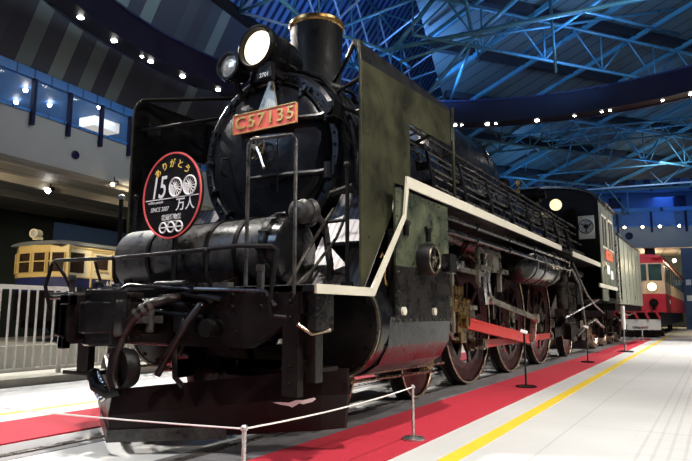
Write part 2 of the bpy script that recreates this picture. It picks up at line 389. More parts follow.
# ring beam round the turntable
def ring(z0,z1,r0,r1,n=120,c=(.5,9.4)):
    mb=MB(); mb.lathe((c[0],c[1],0),(0,0,1),[(z0,r0),(z0,r1),(z1,r1),(z1,r0)],n,close=True); return mb
struct(ring(8.5,9.35,10.75,11.35),'trim_11','navyring')
struct(ring(8.47,8.53,11.35,11.43),'trim_12','ringblue')
struct(ring(9.35,9.42,10.70,10.80),'trim_13','ringblue')
RC=Vector((.5,9.4))
angs=[math.atan2(y-RC.y,x-RC.x) for x,y in [(-9.84,5.63),(-10.18,6.94),(-10.32,8.05),(-10.37,8.4),(-10.38,9.69),(-10.18,11.12),(-4.9,18.9),(-4.7,19.1),(-3.75,19.45),(-3.45,19.6),(-1.95,20.0),(-.6,20.15),(.35,20.35),(.64,20.39),(2.4,20.3),(3.26,19.98)]]
small={2,7,9,11,12,13,14}
for i,a in enumerate(angs):
    p=Vector((RC.x+11.05*cos(a),RC.y+11.05*sin(a),8.5))
    side='left' if i<6 else 'far'
    sp=empty('ring_spotlight',p,label='white spotlight under the %s of the curved ring beam'%('left side' if i<6 else 'far right side'),cat='spotlight',group='spotlights on the ring beam, %s side'%side)
    r=.055 if i in small else .095
    mb=MB(); mb.cyl((0,0,.03),(0,0,-.0),r*1.3,r*1.2,12); mb.build('housing','blackdull',sp)
    mb=MB(); mb.ball((0,0,0.0),r*.9,10,(1,1,.6)); mb.build('bulb','spot',sp)

# roof: sloping panelled plane with rafters, purlins and trusses tinted by blue light
def rz(x,y,d=0): return 18.7-.38*((x-3.5)*-.8+(y+3)*.6)-d
OUT=[(-4.42,13.5),(-6.4,22.0),(-6.6,24.5),(-5.6,30.5),(9.5,44),(24,36),(24,4),(3,4)]
mb=MB(); mb.prism([(x,y,rz(x,y)) for x,y in OUT],(0,0,.12)); struct(mb,'ceiling','roof')
def inside(x,y):
    c=False; n=len(OUT)
    for i in range(n):
        (x0,y0),(x1,y1)=OUT[i],OUT[(i+1)%n]
        if (y0>y)!=(y1>y) and x<(x1-x0)*(y-y0)/(y1-y0)+x0: c=not c
    return c
def clip(o,d):
    """longest stretch of the line o+t*d that lies under the roof"""
    ts=[t*.25 for t in range(-240,240) if inside(o[0]+d[0]*t*.25,o[1]+d[1]*t*.25)]
    return (min(ts),max(ts)) if ts else None
mr=MB(); mp=MB()
N1=(D1.y,-D1.x)
k=-12
TR=[]
while k<34:
    o=(N1[0]*-k-1, 20+N1[1]*-k*-1*-1)
    o=(-4-.8*k+0, 12+.6*k)
    c=clip(o,(D1.x,D1.y))
    if c and c[1]-c[0]>3:
        a=[(o[0]+D1.x*t,o[1]+D1.y*t) for t in c]
        mr.beam((a[0][0],a[0][1],rz(*a[0],.2)),(a[1][0],a[1][1],rz(*a[1],.2)),.28,.3)
        TR.append(a)
    k+=2.3
struct(mr,'trim_14','rafter')
for j in range(-12,14):
    o=(2.5*j*.6,18+2.5*j*.8)
    c=clip(o,(D2.x,D2.y))
    if c and c[1]-c[0]>3:
        a=[(o[0]+D2.x*t,o[1]+D2.y*t) for t in c]
        mp.beam((a[0][0],a[0][1],rz(*a[0],.42)),(a[1][0],a[1][1],rz(*a[1],.42)),.13,.16)
struct(mp,'trim_15','truss')
def truss(top,bot,n,name,r=.07,post=True,mat='truss'):
    """planar truss between two chords given by end points; Warren web with posts"""
    mb=MB(); t0,t1=map(Vector,top); b0,b1=map(Vector,bot)
    mb.tube([t0,t1],r,8); mb.tube([b0,b1],r,8)
    for i in range(n+1):
        a=t0.lerp(t1,i/n); b=b0.lerp(b1,i/n)
        if post: mb.tube([a,b],r*.55,6)
        if i<n:
            mb.tube([b,t0.lerp(t1,(i+.5)/n)],r*.6,6); mb.tube([t0.lerp(t1,(i+.5)/n),b0.lerp(b1,(i+1)/n)],r*.6,6)
    return struct(mb,name,mat)
for i,a in enumerate(TR[2:]):
    if i%2: continue
    A=[Vector((*p,rz(*p,.55))) for p in a]; B=[v-Vector((0,0,1.5)) for v in A]
    truss(A,B,max(3,int((A[1]-A[0]).length/2.6)),'trim_16',.06)
# big members seen above the smoke deflector
mb=MB()
for p,q,r in [((-5.9,14.6,10.15),(3.55,17.2,10.9),.085),((-5.37,14.93,9.74),(-3.02,15.91,10.44),.06),((-5.74,14.9,10.1),(-4.1,15.46,12.2),.09),
              ((-3.02,15.91,10.46),(-1.4,16.36,11.8),.09),((-3.02,15.91,10.46),(-6.5,17,7.9),.07),((-3.02,15.91,10.46),(-4.0,19.5,11.2),.05),
              ((-.46,16.61,8.84),(-.53,16.59,11.6),.05),((-3.02,15.91,10.46),(3.0,22.0,12.6),.05),((-3.02,15.91,10.46),(-2.6,13.0,12.6),.06),
              ((-5.74,14.74,10.15),(-8.4,13.1,11.3),.07),((-5.74,14.74,10.15),(-6.7,19.0,11.2),.05),((-3.02,15.91,10.46),(-6.2,21.0,9.6),.07),
              ((.5,16.7,10.8),(5,17.5,13.5),.07),((.5,16.7,10.8),(-2.8,20.5,11.4),.05),((.5,16.7,10.8),(3,23,12.0),.05)]:
    mb.tube([p,q],r,8)
struct(mb,'trim_17','truss')
# space frame over the left roof edge, behind the headlamps
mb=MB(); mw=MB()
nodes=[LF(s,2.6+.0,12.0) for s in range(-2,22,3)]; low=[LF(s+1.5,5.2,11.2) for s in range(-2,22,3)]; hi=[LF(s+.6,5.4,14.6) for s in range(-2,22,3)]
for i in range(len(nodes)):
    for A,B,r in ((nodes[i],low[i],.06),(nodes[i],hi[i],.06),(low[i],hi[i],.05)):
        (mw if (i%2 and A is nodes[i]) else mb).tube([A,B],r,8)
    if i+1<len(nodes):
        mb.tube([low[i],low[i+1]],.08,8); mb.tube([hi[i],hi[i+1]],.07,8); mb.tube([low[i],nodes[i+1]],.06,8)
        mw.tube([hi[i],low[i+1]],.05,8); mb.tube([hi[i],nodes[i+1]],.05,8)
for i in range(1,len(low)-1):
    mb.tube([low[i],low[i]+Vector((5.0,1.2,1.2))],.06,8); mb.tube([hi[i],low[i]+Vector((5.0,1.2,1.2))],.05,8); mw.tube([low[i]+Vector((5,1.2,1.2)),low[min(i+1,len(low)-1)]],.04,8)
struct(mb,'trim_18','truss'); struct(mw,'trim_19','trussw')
# trusses that carry the far half of the roof, behind the ring
truss(((-12,23.5,9.5),(9,28.2,9.7)),((-12,23.5,8.75),(9,28.2,9.0)),15,'trim_20',.05)
truss(((-9,25.5,9.35),(9,30.5,10.2)),((-9,28.5,8.4),(9,33,8.8)),9,'trim_21',.045,False)
truss(((-9,35.0,8.7),(15,43,8.9)),((-9,35,10.3),(15,43,10.5)),9,'trim_22',.07)
truss(((-9,33.5,9.6),(12,40,10.6)),((-9,31,7.9),(12,36,8.2)),8,'trim_23',.05,False,'trussw')

# carpets and painted lines (thin, on the floor)
def strip(name,pts,z,mat,lab,cat):
    mb=MB(); mb.prism([(x,y,z[0]) for x,y in pts],(0,0,z[1]-z[0])); return tag(mb.build(name,mat),lab,cat)
strip('red_carpet',[(.92,-5),(1.72,-5),(1.37,22.5),(.92,22.5)],(0,.012),'carpet','red carpet strip along the near side of the locomotive','carpet')
strip('red_carpet',[(-1.76,-9),(-.88,-9),(-.88,22.5),(-1.76,22.5)],(0,.012),'carpet','red carpet strip along the far left side of the locomotive','carpet')
mb=MB(); mb.prism([(2.00,-6,0),(2.12,-6,0),(1.71,26,0),(1.61,26,0)],(0,0,.004)); struct(mb,'trim_24','yellow')
mb=MB(); mb.box((-2.27,-9,0),(-2.17,26,.004)); struct(mb,'trim_24','yellow')
mb=MB(); mb.box((-5.1,-9,0),(-4.2,9.5,.10)); struct(mb,'trim_25','kerb')
mb=MB(); mb.box((-6.2,-9,0),(-6.0,9.5,.42)); struct(mb,'trim_25','kerb')

# white fence on the left kerb
fn=empty('white_railing',(-4.6,3,.1),label='white painted metal railing on the stone kerb in front of the cream railcar',cat='railing')
mb=MB(); mb.box((-.03,-9,1.16),(.03,6.2,1.22)); mb.build('top_rail','fence',fn)
mb=MB(); mb.box((-.015,-9,.06),(.015,6.2,.1)); mb.build('bottom_rail','fence',fn)
y=-3.2; i=0
while y<6.2:
    th=.03 if i%8==3 else .012
    mb=MB(); mb.box((-th/2-.004,y-th,0 if th>.02 else .08),(th/2+.004,y+th,1.17)); mb.build('post' if th>.02 else 'baluster','fence',fn)
    y+=.128; i+=1

# rope barrier: two posts and the cord
def rope_post(x,y,lab):
    t=empty('rope_post',(x,y,0),label=lab,cat='barrier post')
    mb=MB(); mb.lathe((0,0,.012),(0,0,1),[(0,.085),(.012,.085),(.02,.07),(.026,.012),(.026,0)],24); mb.build('base','silver',t)
    mb=MB(); mb.cyl((0,0,.03),(0,0,.385),.011,n=12); mb.build('pole','silver',t)
    mb=MB(); mb.lathe((0,0,.375),(0,0,1),[(0,.012),(.004,.018),(.02,.018),(.028,.010),(.028,0)],14); mb.build('cap','silver',t)
    return t
P1=(1.535,1.11); P2=(1.56,-.78); P3=(-1.3,-1.08)
rope_post(*P1,'short silver rope post standing on the near red carpet beside the leading wheels')
rope_post(*P2,'short silver rope post in front of the snow plow at the bottom edge')
rope_post(*P3,'short silver rope post at the far left front of the rope')
mb=MB()
def sag(a,b,z=.385,s=.02): return [(a[0]+(b[0]-a[0])*t/8,a[1]+(b[1]-a[1])*t/8,z-s*4*(t/8)*(1-t/8)) for t in range(9)]
mb.tube(sag(P1,P2),.0045,6); mb.tube(sag(P2,P3),.0045,6)
tag(mb.build('barrier_rope','fence'),'thin white cord strung between the short silver posts','rope')
# black info stands
def info(x,y,h,lab,col='black'):
    t=empty('sign_stand',(x,y,0),label=lab,cat='sign stand')
    mb=MB(); mb.lathe((0,0,.012),(0,0,1),[(0,.13),(.012,.13),(.02,.11),(.026,.012),(.026,0)],24); mb.build('base',col,t)
    mb=MB(); mb.cyl((0,0,.03),(0,0,h-.02),.013,n=10); mb.build('pole',col,t)
    mb=MB(); mt=Matrix.Translation((0,0,h))@Matrix.Rotation(RD(35),4,'X')@Matrix.Rotation(RD(20),4,'Y'); mb.box((-.045,-.03,-.006),(.045,.03,.006),mt); mb.build('plate','purewhite',t)
info(1.38,4.74,.70,'slim black sign stand with small white plate beside the middle driving wheel')
info(1.33,9.28,.68,'slim black sign stand with small white plate beside the trailing truck')
t=empty('pole_barrier',(1.50,13.3,0),label='tall post, white above and black below, beside the tender',cat='barrier post')
mb=MB(); mb.lathe((0,0,.012),(0,0,1),[(0,.2),(.012,.2),(.02,.17),(.026,.015),(.026,0)],24); mb.build('base','black',t)
mb=MB(); mb.cyl((0,0,.03),(0,0,.55),.022,n=10); mb.build('lower_pole','silver',t)
mb=MB(); mb.cyl((0,0,.55),(0,0,1.13),.05,n=12); mb.build('upper_sleeve','purewhite',t)
t=empty('sign_stand',(1.22,20.34,0),label='small silver sign stand on the far end of the red carpet',cat='sign stand')
mb=MB(); mb.lathe((0,0,.012),(0,0,1),[(0,.2),(.012,.2),(.02,.17),(.026,.015),(.026,0)],20); mb.build('base','silver',t)
mb=MB(); mb.cyl((0,0,.03),(0,0,.44),.02,n=8); mb.build('pole','silver',t)
mb=MB(); mb.box((-.3,-.02,.42),(.2,.02,.50)); mb.build('plate','silver',t)
# tall black pole behind the left side
t=empty('lamp_pole',(-3.0,1.93,0),label='tall thin black pole with rounded cap behind the left smoke deflector',cat='pole')
mb=MB(); mb.lathe((0,0,.0),(0,0,1),[(0,.15),(.02,.15),(.03,.03),(.03,0)],20); mb.build('base','blackdull',t)
mb=MB(); mb.cyl((0,0,.03),(0,0,2.42),.028,n=12); mb.build('shaft','blackdull',t)
mb=MB(); mb.lathe((0,0,2.40),(0,0,1),[(0,.03),(.0,.045),(.05,.05),(.07,.02),(.07,0)],14); mb.build('cap','silver',t)

# ================================================================== LOCOMOTIVE
loco=empty('steam_locomotive',(0,0,0),label='huge black steam locomotive with smoke deflectors and red number plate',cat='locomotive')
def P(mb,name,mat,parent=loco,label=None,bevel=0):
    o=mb.build(name,mat,parent,bevel)
    if label: o['label']=label
    return o
ZB=2.40; RS=.80          # boiler axis height, smokebox radius
# --- smokebox, boiler, bands
mb=MB(); mb.lathe((0,1.25,ZB),(0,1,0),[(0,.70),(-.005,.79),(.02,.82),(.09,.82),(.10,RS),(1.75,RS),(1.76,.76)],64); SB=mb
mb=MB(); mb.lathe((0,3.0,ZB),(0,1,0),[(0,.78),(0,.79),(3.0,.80),(6.4,.86),(8.05,.88)],48); P(mb,'boiler','black')
for y in (3.0,3.9,4.8,5.7,6.6,7.5,8.4,9.3,10.2):
    r=.79+max(0,(y-3))*.012
    mb=MB(); mb.lathe((0,y,ZB),(0,1,0),[(0,r),(0,r+.018),(.06,r+.018),(.06,r)],48); P(mb,'boiler_band','blackdull')
# rivets round the smokebox ring
mb=SB
for i in range(44):
    a=2*pi*i/44; mb.ball((.755*cos(a),1.243,ZB+.755*sin(a)),.014,6)
for i in range(30):
    a=2*pi*i/30
    for y in (1.42,2.9): mb.ball((RS*cos(a),y,ZB+RS*sin(a)),.013,6)
P(mb,'smokebox','smokebox')
# door
mb=MB(); prof=[(.0,.67)]+[(-.02,.675),(-.04,.66)]+[(-.04-.13*(1-(r/.66)**2),r) for r in (.6,.5,.4,.3,.2,.1,0)]
mb.lathe((0,1.25,ZB),(0,1,0),prof,64); door=P(mb,'smokebox_door','smokebox')
mb=MB(); mb.lathe((0,1.235,ZB),(0,1,0),[(0,.675),(-.02,.69),(-.03,.70),(0,.715)],64); P(mb,'door_rim','smokebox',door)
for z in (2.66,2.15):
    mb=MB(); h=z-ZB
    mb.tube([(-.05,1.06,z),(.2,1.07,z),(.45,1.13,z),(.62,1.185,z),(.74,1.17,z)],[.018,.022,.026,.03,.03],8)
    mb.cyl((.74,1.16,z-.07),(.74,1.16,z+.07),.038,n=12); mb.box((.70,1.16,z-.045),(.80,1.26,z+.045)); P(mb,'door_hinge','smokebox',door)
for i in range(14):                                            # clamps round the door rim
    a=RD(25+i*25.7)
    if abs(cos(a))>.86 and cos(a)>0: continue
    c=Vector((.69*cos(a),1.20,ZB+.69*sin(a))); d=Vector((cos(a),0,sin(a)))
    mb=MB(); mb.beam(c-d*.05,c+d*.06,.035,.03); mb.cyl(c+Vector((0,-.0,0)),c+Vector((0,-.045,0)),.016,n=8); P(mb,'door_clamp','smokebox',door)
# centre lock: wheel and handle
mb=MB(); c=Vector((.06,1.0,2.41))
mb.tube([c+Vector((.10*cos(a),0,.10*sin(a))) for a in [2*pi*i/20 for i in range(21)]],.011,8,caps=False)
for a in (.4,1.5,2.5,4.6): mb.tube([c,c+Vector((.10*cos(a),0,.10*sin(a)))],.008,6)
mb.cyl(c+Vector((0,.1,0)),c-Vector((0,.03,0)),.028,n=12); P(mb,'door_wheel','steel',door)
mb=MB(); mb.tube([(.10,.965,2.40),(.15,.955,2.32),(.20,.95,2.20)],.012,8); mb.ball((.20,.95,2.2),.018,8); P(mb,'door_handle','silver',door)
mb=MB(); mb.tube([(.05,.975,2.40),(.02,.97,2.29),(-.0,.965,2.16)],.011,8); P(mb,'door_handle','blackdull',door)
mb=MB(); mb.tube([(-.38,1.11,2.40),(-.40,1.05,2.38),(-.40,1.05,2.24),(-.38,1.11,2.22)],.012,8); P(mb,'grab_handle','blackdull',door)
# number plate
mb=MB(); mb.box((-.25,1.035,2.585),(.49,1.06,2.775)); pl=P(mb,'number_plate','platered',label='red number plate with raised gold characters',bevel=.008)
mb=MB()
for a,b in (((-.25,1.028,2.585),(.49,1.036,2.592)),((-.25,1.028,2.768),(.49,1.036,2.775)),((-.25,1.028,2.585),(-.243,1.036,2.775)),((.483,1.028,2.585),(.49,1.036,2.775))): mb.box(a,b)
P(mb,'plate_border','gold',pl)
text('plate_letters','C57135',.165,(.125,1.030,2.68),'gold',pl,ext=.006,sx=1.15,off=.001,sp=1.18)
mb=MB()
for x in (-.2,.3): mb.box((x-.03,1.06,2.63),(x+.03,1.15,2.75))
P(mb,'plate_bracket','smokebox',pl)
mb=MB(); mb.prism([(.0,1.09,2.79),(.22,1.09,2.79),(.16,1.12,2.98),(.13,1.14,3.10),(.09,1.14,3.10),(.06,1.12,2.98)],(0,.02,0)); P(mb,'lamp_stay','pale')
# chimney with copper rim
mb=MB(); mb.lathe((0,2.04,3.02),(0,0,1),[(0,.42),(.14,.40),(.2,.33),(.28,.295),(.42,.272),(.95,.285),(.97,.285)],48)
P(mb,'chimney','chimneyblack')
mb=MB(); mb.lathe((0,2.04,3.96),(0,0,1),[(0.02,.285),(.03,.298),(.05,.305),(.085,.303),(.095,.29),(.095,.24),(-.2,.23)],48); P(mb,'chimney_rim','copper',label='copper chimney rim')
mb=MB(); mb.lathe((0,2.04,3.2),(0,0,1),[(0,.40),(.0,.44),(.03,.44),(.04,.38)],40); P(mb,'chimney_flange','smokebox')
# headlamp
hl=MB(); hl.lathe((.04,1.02,3.38),(0,1,0),[(0,.165),(-.03,.2),(.0,.21),(.05,.21),(.06,.195),(.40,.19),(.5,.165),(.54,.10),(.55,0)],40); lamp=P(hl,'headlamp','black')
mb=MB(); mb.lathe((.04,1.035,3.38),(0,1,0),[(-.035,0),(-.03,.09),(-.01,.165),(0,.165)],40); P(mb,'lens','lens',lamp,'lit cream headlamp lens')
mb=MB(); mb.lathe((.04,1.02,3.38),(0,1,0),[(.0,.17),(-.045,.18),(-.05,.19),(-.03,.212),(.0,.214)],40); P(mb,'lamp_rim','blackdull',lamp)
mb=MB(); mb.lathe((.04,1.25,3.38),(0,1,0),[(0,.19),(0,.203),(.03,.203),(.03,.19)],40); P(mb,'lamp_band','blackdull',lamp)
mb=MB(); mb.prism([(-.08,1.12,3.23),(.14,1.12,3.23),(.2,1.12,3.10),(-.14,1.12,3.10)],(0,.3,0)); mb.box((.07,1.0,3.04),(.22,1.06,3.2)); P(mb,'lamp_bracket','blackdull',lamp)
mb=MB(); mb.box((.07,.985,3.05),(.24,.998,3.105)); q=P(mb,'lamp_plate','signblack',lamp)
text('lamp_number','2701',.055,(.155,.984,3.077),'purewhite',q,ext=.001)
# small lamp
mb=MB(); mb.lathe((-.28,1.0,3.26),(0,1,0),[(0,.10),(-.04,.115),(-.04,.14),(.02,.15),(.05,.135),(.16,.125),(.22,.08),(.24,0)],32); l2=P(mb,'auxiliary_lamp','black')
mb=MB(); mb.lathe((-.28,1.0,3.26),(0,1,0),[(-.03,0),(-.025,.05),(-.01,.105)],28); P(mb,'lens','lensdim',l2,'clear unlit lens of small lamp')
mb=MB(); mb.tube([(-.28,1.1,3.15),(-.26,1.15,3.0),(-.2,1.3,2.95)],.03,8); mb.tube([(-.16,1.1,3.25),(-.05,1.15,3.22),(.02,1.2,3.2)],.02,8); P(mb,'lamp_arm','blackdull',l2)
# pipes curving round the smokebox front shoulder
mb=MB()
for y,r,off in ((1.55,.84,0),(1.66,.85,0),(2.2,.85,0)):
    mb.tube([(r*sin(a),y+off,ZB+r*cos(a)) for a in [RD(t) for t in range(-75,100,5)]],.017,8)
mb.tube([(.3,1.3,3.20),(.55,1.33,3.08),(.74,1.36,2.85),(.84,1.38,2.6),(.88,1.4,2.3),(.86,1.4,2.0)],.022,8)
mb.tube([(.80,1.20,2.72),(.86,1.35,2.72),(.88,1.8,2.72),(.88,3.0,2.75)],.02,8)
P(mb,'smokebox_pipes','black')
mb=MB(); mb.box((.77,1.05,2.58),(.87,1.22,2.72)); mb.cyl((.82,1.02,2.65),(.82,1.06,2.65),.045,n=12); P(mb,'marker_lamp','blackdull')
# --- steam dome casing
mb=MB()
secs=[(3.9,.01,3.05),(3.92,.30,3.55),(4.15,.40,3.80),(4.6,.43,3.88),(5.8,.43,3.88),(6.7,.43,3.87),(7.1,.40,3.80),(7.32,.30,3.58),(7.35,.01,3.1)]
rings=[]
for y,w,zt in secs:
    n=20; rr=[]
    for i in range(n):
        t=i/(n-1); a=pi*t; x=cos(a)*w*(1 if True else 1); e=abs(sin(a))**.55
        zb=3.0; rr.append(mb.bm.verts.new((x*(1+.12*(1-e)),y,zb+(zt-zb)*e)))
    rings.append(rr)
for A,B in zip(rings,rings[1:]):
    for i in range(19): mb.bm.faces.new((A[i],A[i+1],B[i+1],B[i])).smooth=True
P(mb,'dome','black')
mb=MB()
for y in (5.0,6.45):
    mb.tube([(.44*cos(a)*1.02,y,3.0+.9*abs(sin(a))**.55) for a in [pi*t/24 for t in range(25)]],.012,6)
P(mb,'dome_bands','blackdull')
mb=MB(); mb.lathe((0,8.6,3.25),(0,0,1),[(0,.2),(.12,.17),(.3,.16),(.36,.12),(.38,0)],24); P(mb,'safety_valve','blackdull')
mb=MB(); mb.cyl((.25,8.9,3.2),(.25,8.9,3.55),.03,n=10); mb.cyl((.25,8.9,3.5),(.25,8.9,3.62),.045,n=12); P(mb,'whistle','brass')
# turbine generator on top
mb=MB(); mb.cyl((-.1,9.6,3.42),(.5,9.6,3.42),.16,n=20); mb.cyl((.5,9.6,3.42),(.62,9.6,3.42),.1,n=16); mb.box((-.05,9.5,3.2),(.45,9.7,3.3)); P(mb,'generator','blackdull')
# --- running boards, steps and front deck
for s in (1,-1):
    mb=MB(); mb.box((.80*s,1.45,1.96),(1.40*s,11.0,2.0)); mb.box((.75*s,0,1.06),(1.40*s,.80,1.10)); P(mb,'running_board','blackdull')
    # edge: white band, stepped down at the front
    mb=MB(); o=[(1.40*s,.02,1.108),(1.40*s,.72,1.108),(1.40*s,1.255,1.71),(1.40*s,1.315,2.045),(1.40*s,7.05,2.03),(1.40*s,7.05,1.95),(1.40*s,1.345,1.95),(1.40*s,1.285,1.69),(1.40*s,.752,1.048),(1.40*s,.02,1.048)]
    mb.prism(o,(.018*s,0,0)); P(mb,'edge_strip','white',label='cream white edge band')
    mb=MB(); mb.box((1.40*s,7.95,1.935),(1.418*s,10.9,2.025)); P(mb,'edge_strip','white',label='cream white edge band')
    mb=MB(); mb.prism([(.70*s,.80,1.10),(1.295*s,.80,1.10),(1.295*s,1.44,1.99),(.70*s,1.44,1.99)],(0,.0,-.02)); P(mb,'stepped_plate','tread')
    mb=MB(); mb.box((.75*s,.02,1.10),(1.38*s,.80,1.106)); P(mb,'deck_plate','tread')
    mb=MB(); mb.box((1.0*s,.75,1.44),(1.27*s,1.05,1.46)); mb.prism([(1.02*s,.76,1.44),(1.02*s,1.03,1.44),(1.02*s,1.03,1.30)],(.02*s,0,0)); mb.prism([(1.25*s,.76,1.44),(1.25*s,1.03,1.44),(1.25*s,1.03,1.30)],(.02*s,0,0)); P(mb,'front_step','blackdull')
    # smoke deflector: vertical plate with rear flap, top edge bent inwards
    X=1.31*s
    mb=MB(); mb.prism([(X,.74,1.12),(X,.74,2.86),(X,.74,2.865),(X,2.57,2.985),(X,2.57,2.62),(X,1.60,2.59),(X,1.60,2.0),(X,1.30,2.0),(X,1.24,1.72),(X,.78,1.12)],(-.012*s,0,0)); df=P(mb,'smoke_deflector','olivelit' if s>0 else 'black')  # same black paint: lit tone on the right, shaded tone on the left
    mb=MB(); mb.prism([(X,.74,2.865),(X,2.57,2.985),(X-.02*s,2.57,3.04),(X-.045*s,2.4,3.06),(X-.045*s,.84,3.05),(X-.03*s,.77,3.03),(X-.01*s,.74,2.95)],(-.012*s,0,0)); P(mb,'bent_top_edge','blackdull',df)
    mb=MB(); mb.tube([(X,.74,1.12),(X,.74,2.86),(X-.01*s,.74,2.95),(X-.03*s,.77,3.03),(X-.045*s,.84,3.05)],.012,8); P(mb,'front_lip','olivelit',df)
    mb=MB(); mb.tube([(1.33*s,2.58,2.02),(1.33*s,2.58,3.03)],.016,8); P(mb,'rear_post','olivelit',df)
    mb=MB(); mb.rivets([(X,y,z) for y in (.86,1.5) for z in (1.5,1.9,2.3,2.7) if not (y>1.4 and z<2.0)]+[(X,y,2.66) for y in (1.8,2.1,2.4)],(s,0,0),.010,.006); P(mb,'deflector_rivets','olivelit',df)
    for pts in ([(1.28*s,.78,2.98),(1.24*s,.78,3.04),(.9*s,1.2,3.12),(.42*s,1.75,3.22)],[(1.29*s,.80,2.74),(.62*s,1.45,2.96)],[(1.29*s,2.4,2.75),(.76*s,2.4,2.60)]):
        mb=MB(); mb.tube(pts,.020,8); P(mb,'deflector_stay','blackdull',df)
    mb=MB(); mb.box((1.16*s,.70,1.10),(1.24*s,.76,1.16)); mb.cyl((1.20*s,.73,1.14),(1.20*s,.73,2.02),.016,n=10); mb.ball((1.20*s,.73,2.04),.03,10); mb.tube([(1.20*s,.73,1.62),(1.02*s,.74,1.62)],.014,8); P(mb,'grab_post','blackdull')
    # handrail along the boiler, with stanchions
    mb=MB(); mb.tube([(.90*s,1.5,2.86),(.92*s,3,2.84),(.95*s,10.8,2.82)],.018,8)
    for y in (1.6,2.6,3.6,4.6,5.6,6.6,7.6,8.6,9.6,10.5): mb.cyl((.74*s,y,2.80),(.93*s,y,2.84),.013,n=8); mb.ball((.93*s,y,2.84),.026,8)
    P(mb,'boiler_handrail','blackpipe')
    # pipe runs above the running board
    mb=MB()
    for i,(x,z,y0,y1,r) in enumerate([(1.02,2.62,2.2,10.4,.016),(1.02,2.56,2.2,8.6,.013),(1.05,2.44,2.7,10.8,.02),(1.05,2.36,3.2,9.2,.014),(1.08,2.24,3.0,10.9,.022),(1.16,2.10,2.3,10.9,.03),(1.10,2.17,4.0,8.0,.016),(.98,2.72,4.2,9.8,.014)]):
        pts=[(x*s-.16*s,y0-.1,z+.1),(x*s,y0,z)]+[(x*s,y0+(y1-y0)*t/6,z-.01*(t%2)) for t in range(1,7)]+[(x*s-.12*s,y1+.12,z+.05)]
        mb.tube(pts,r,8)
    P(mb,'boiler_pipes','blackpipe')
    for y in (2.5,3.45,4.4,5.35,6.3,7.25,8.2,9.15):
        mb=MB(); mb.tube([(.82*s,y,2.02),(1.10*s,y,2.02),(1.13*s,y,2.3),(1.05*s,y,2.66),(.8*s,y,2.72)],.016,6); mb.box((.98*s,y-.04,2.20),(1.14*s,y+.05,2.27)); mb.box((.96*s,y-.03,2.40),(1.09*s,y+.03,2.47)); P(mb,'pipe_clip','blackdull')
    mb=MB()
    for k in range(5): mb.cyl((1.0*s,3.6+.12*k,2.0),(1.0*s,3.6+.12*k,2.22+.03*(k%2)),.022,n=8)
    mb.box((.9*s,3.5,2.0),(1.12*s,4.2,2.12)); mb.lathe((1.16*s,3.8,2.1),(s,0,0),[(0,.07),(.02,.07),(.02,0)],16); P(mb,'lubricator','blackpipe')
    # pipes slung under the running board
    for z,r in ((1.86,.027),(1.72,.027)):
        mb=MB(); mb.tube([(1.30*s,2.35,z),(1.33*s,2.5,z),(1.33*s,8.0,z-.02),(1.25*s,8.3,z-.1)],r,10)
        for y in (3.2,4.4,5.6,6.8,7.9): mb.cyl((1.33*s,y-.03,z-.003),(1.33*s,y+.03,z-.003),r*1.5,n=10)
        P(mb,'slung_pipe','black')
    # air reservoir
    mb=MB(); mb.lathe((1.06*s,5.6,1.66),(0,1,0),[(-.10,0),(-.09,.12),(-.05,.22),(0,.27),(.04,.28),(1.75,.28),(1.79,.27),(1.84,.22),(1.88,.12),(1.89,0)],36); t=P(mb,'air_reservoir','black')
    for y in (5.75,6.25,7.1):
        mb=MB(); mb.lathe((1.06*s,y,1.66),(0,1,0),[(0,.28),(0,.293),(.05,.293),(.05,.28)],36); P(mb,'reservoir_strap','drum',t)

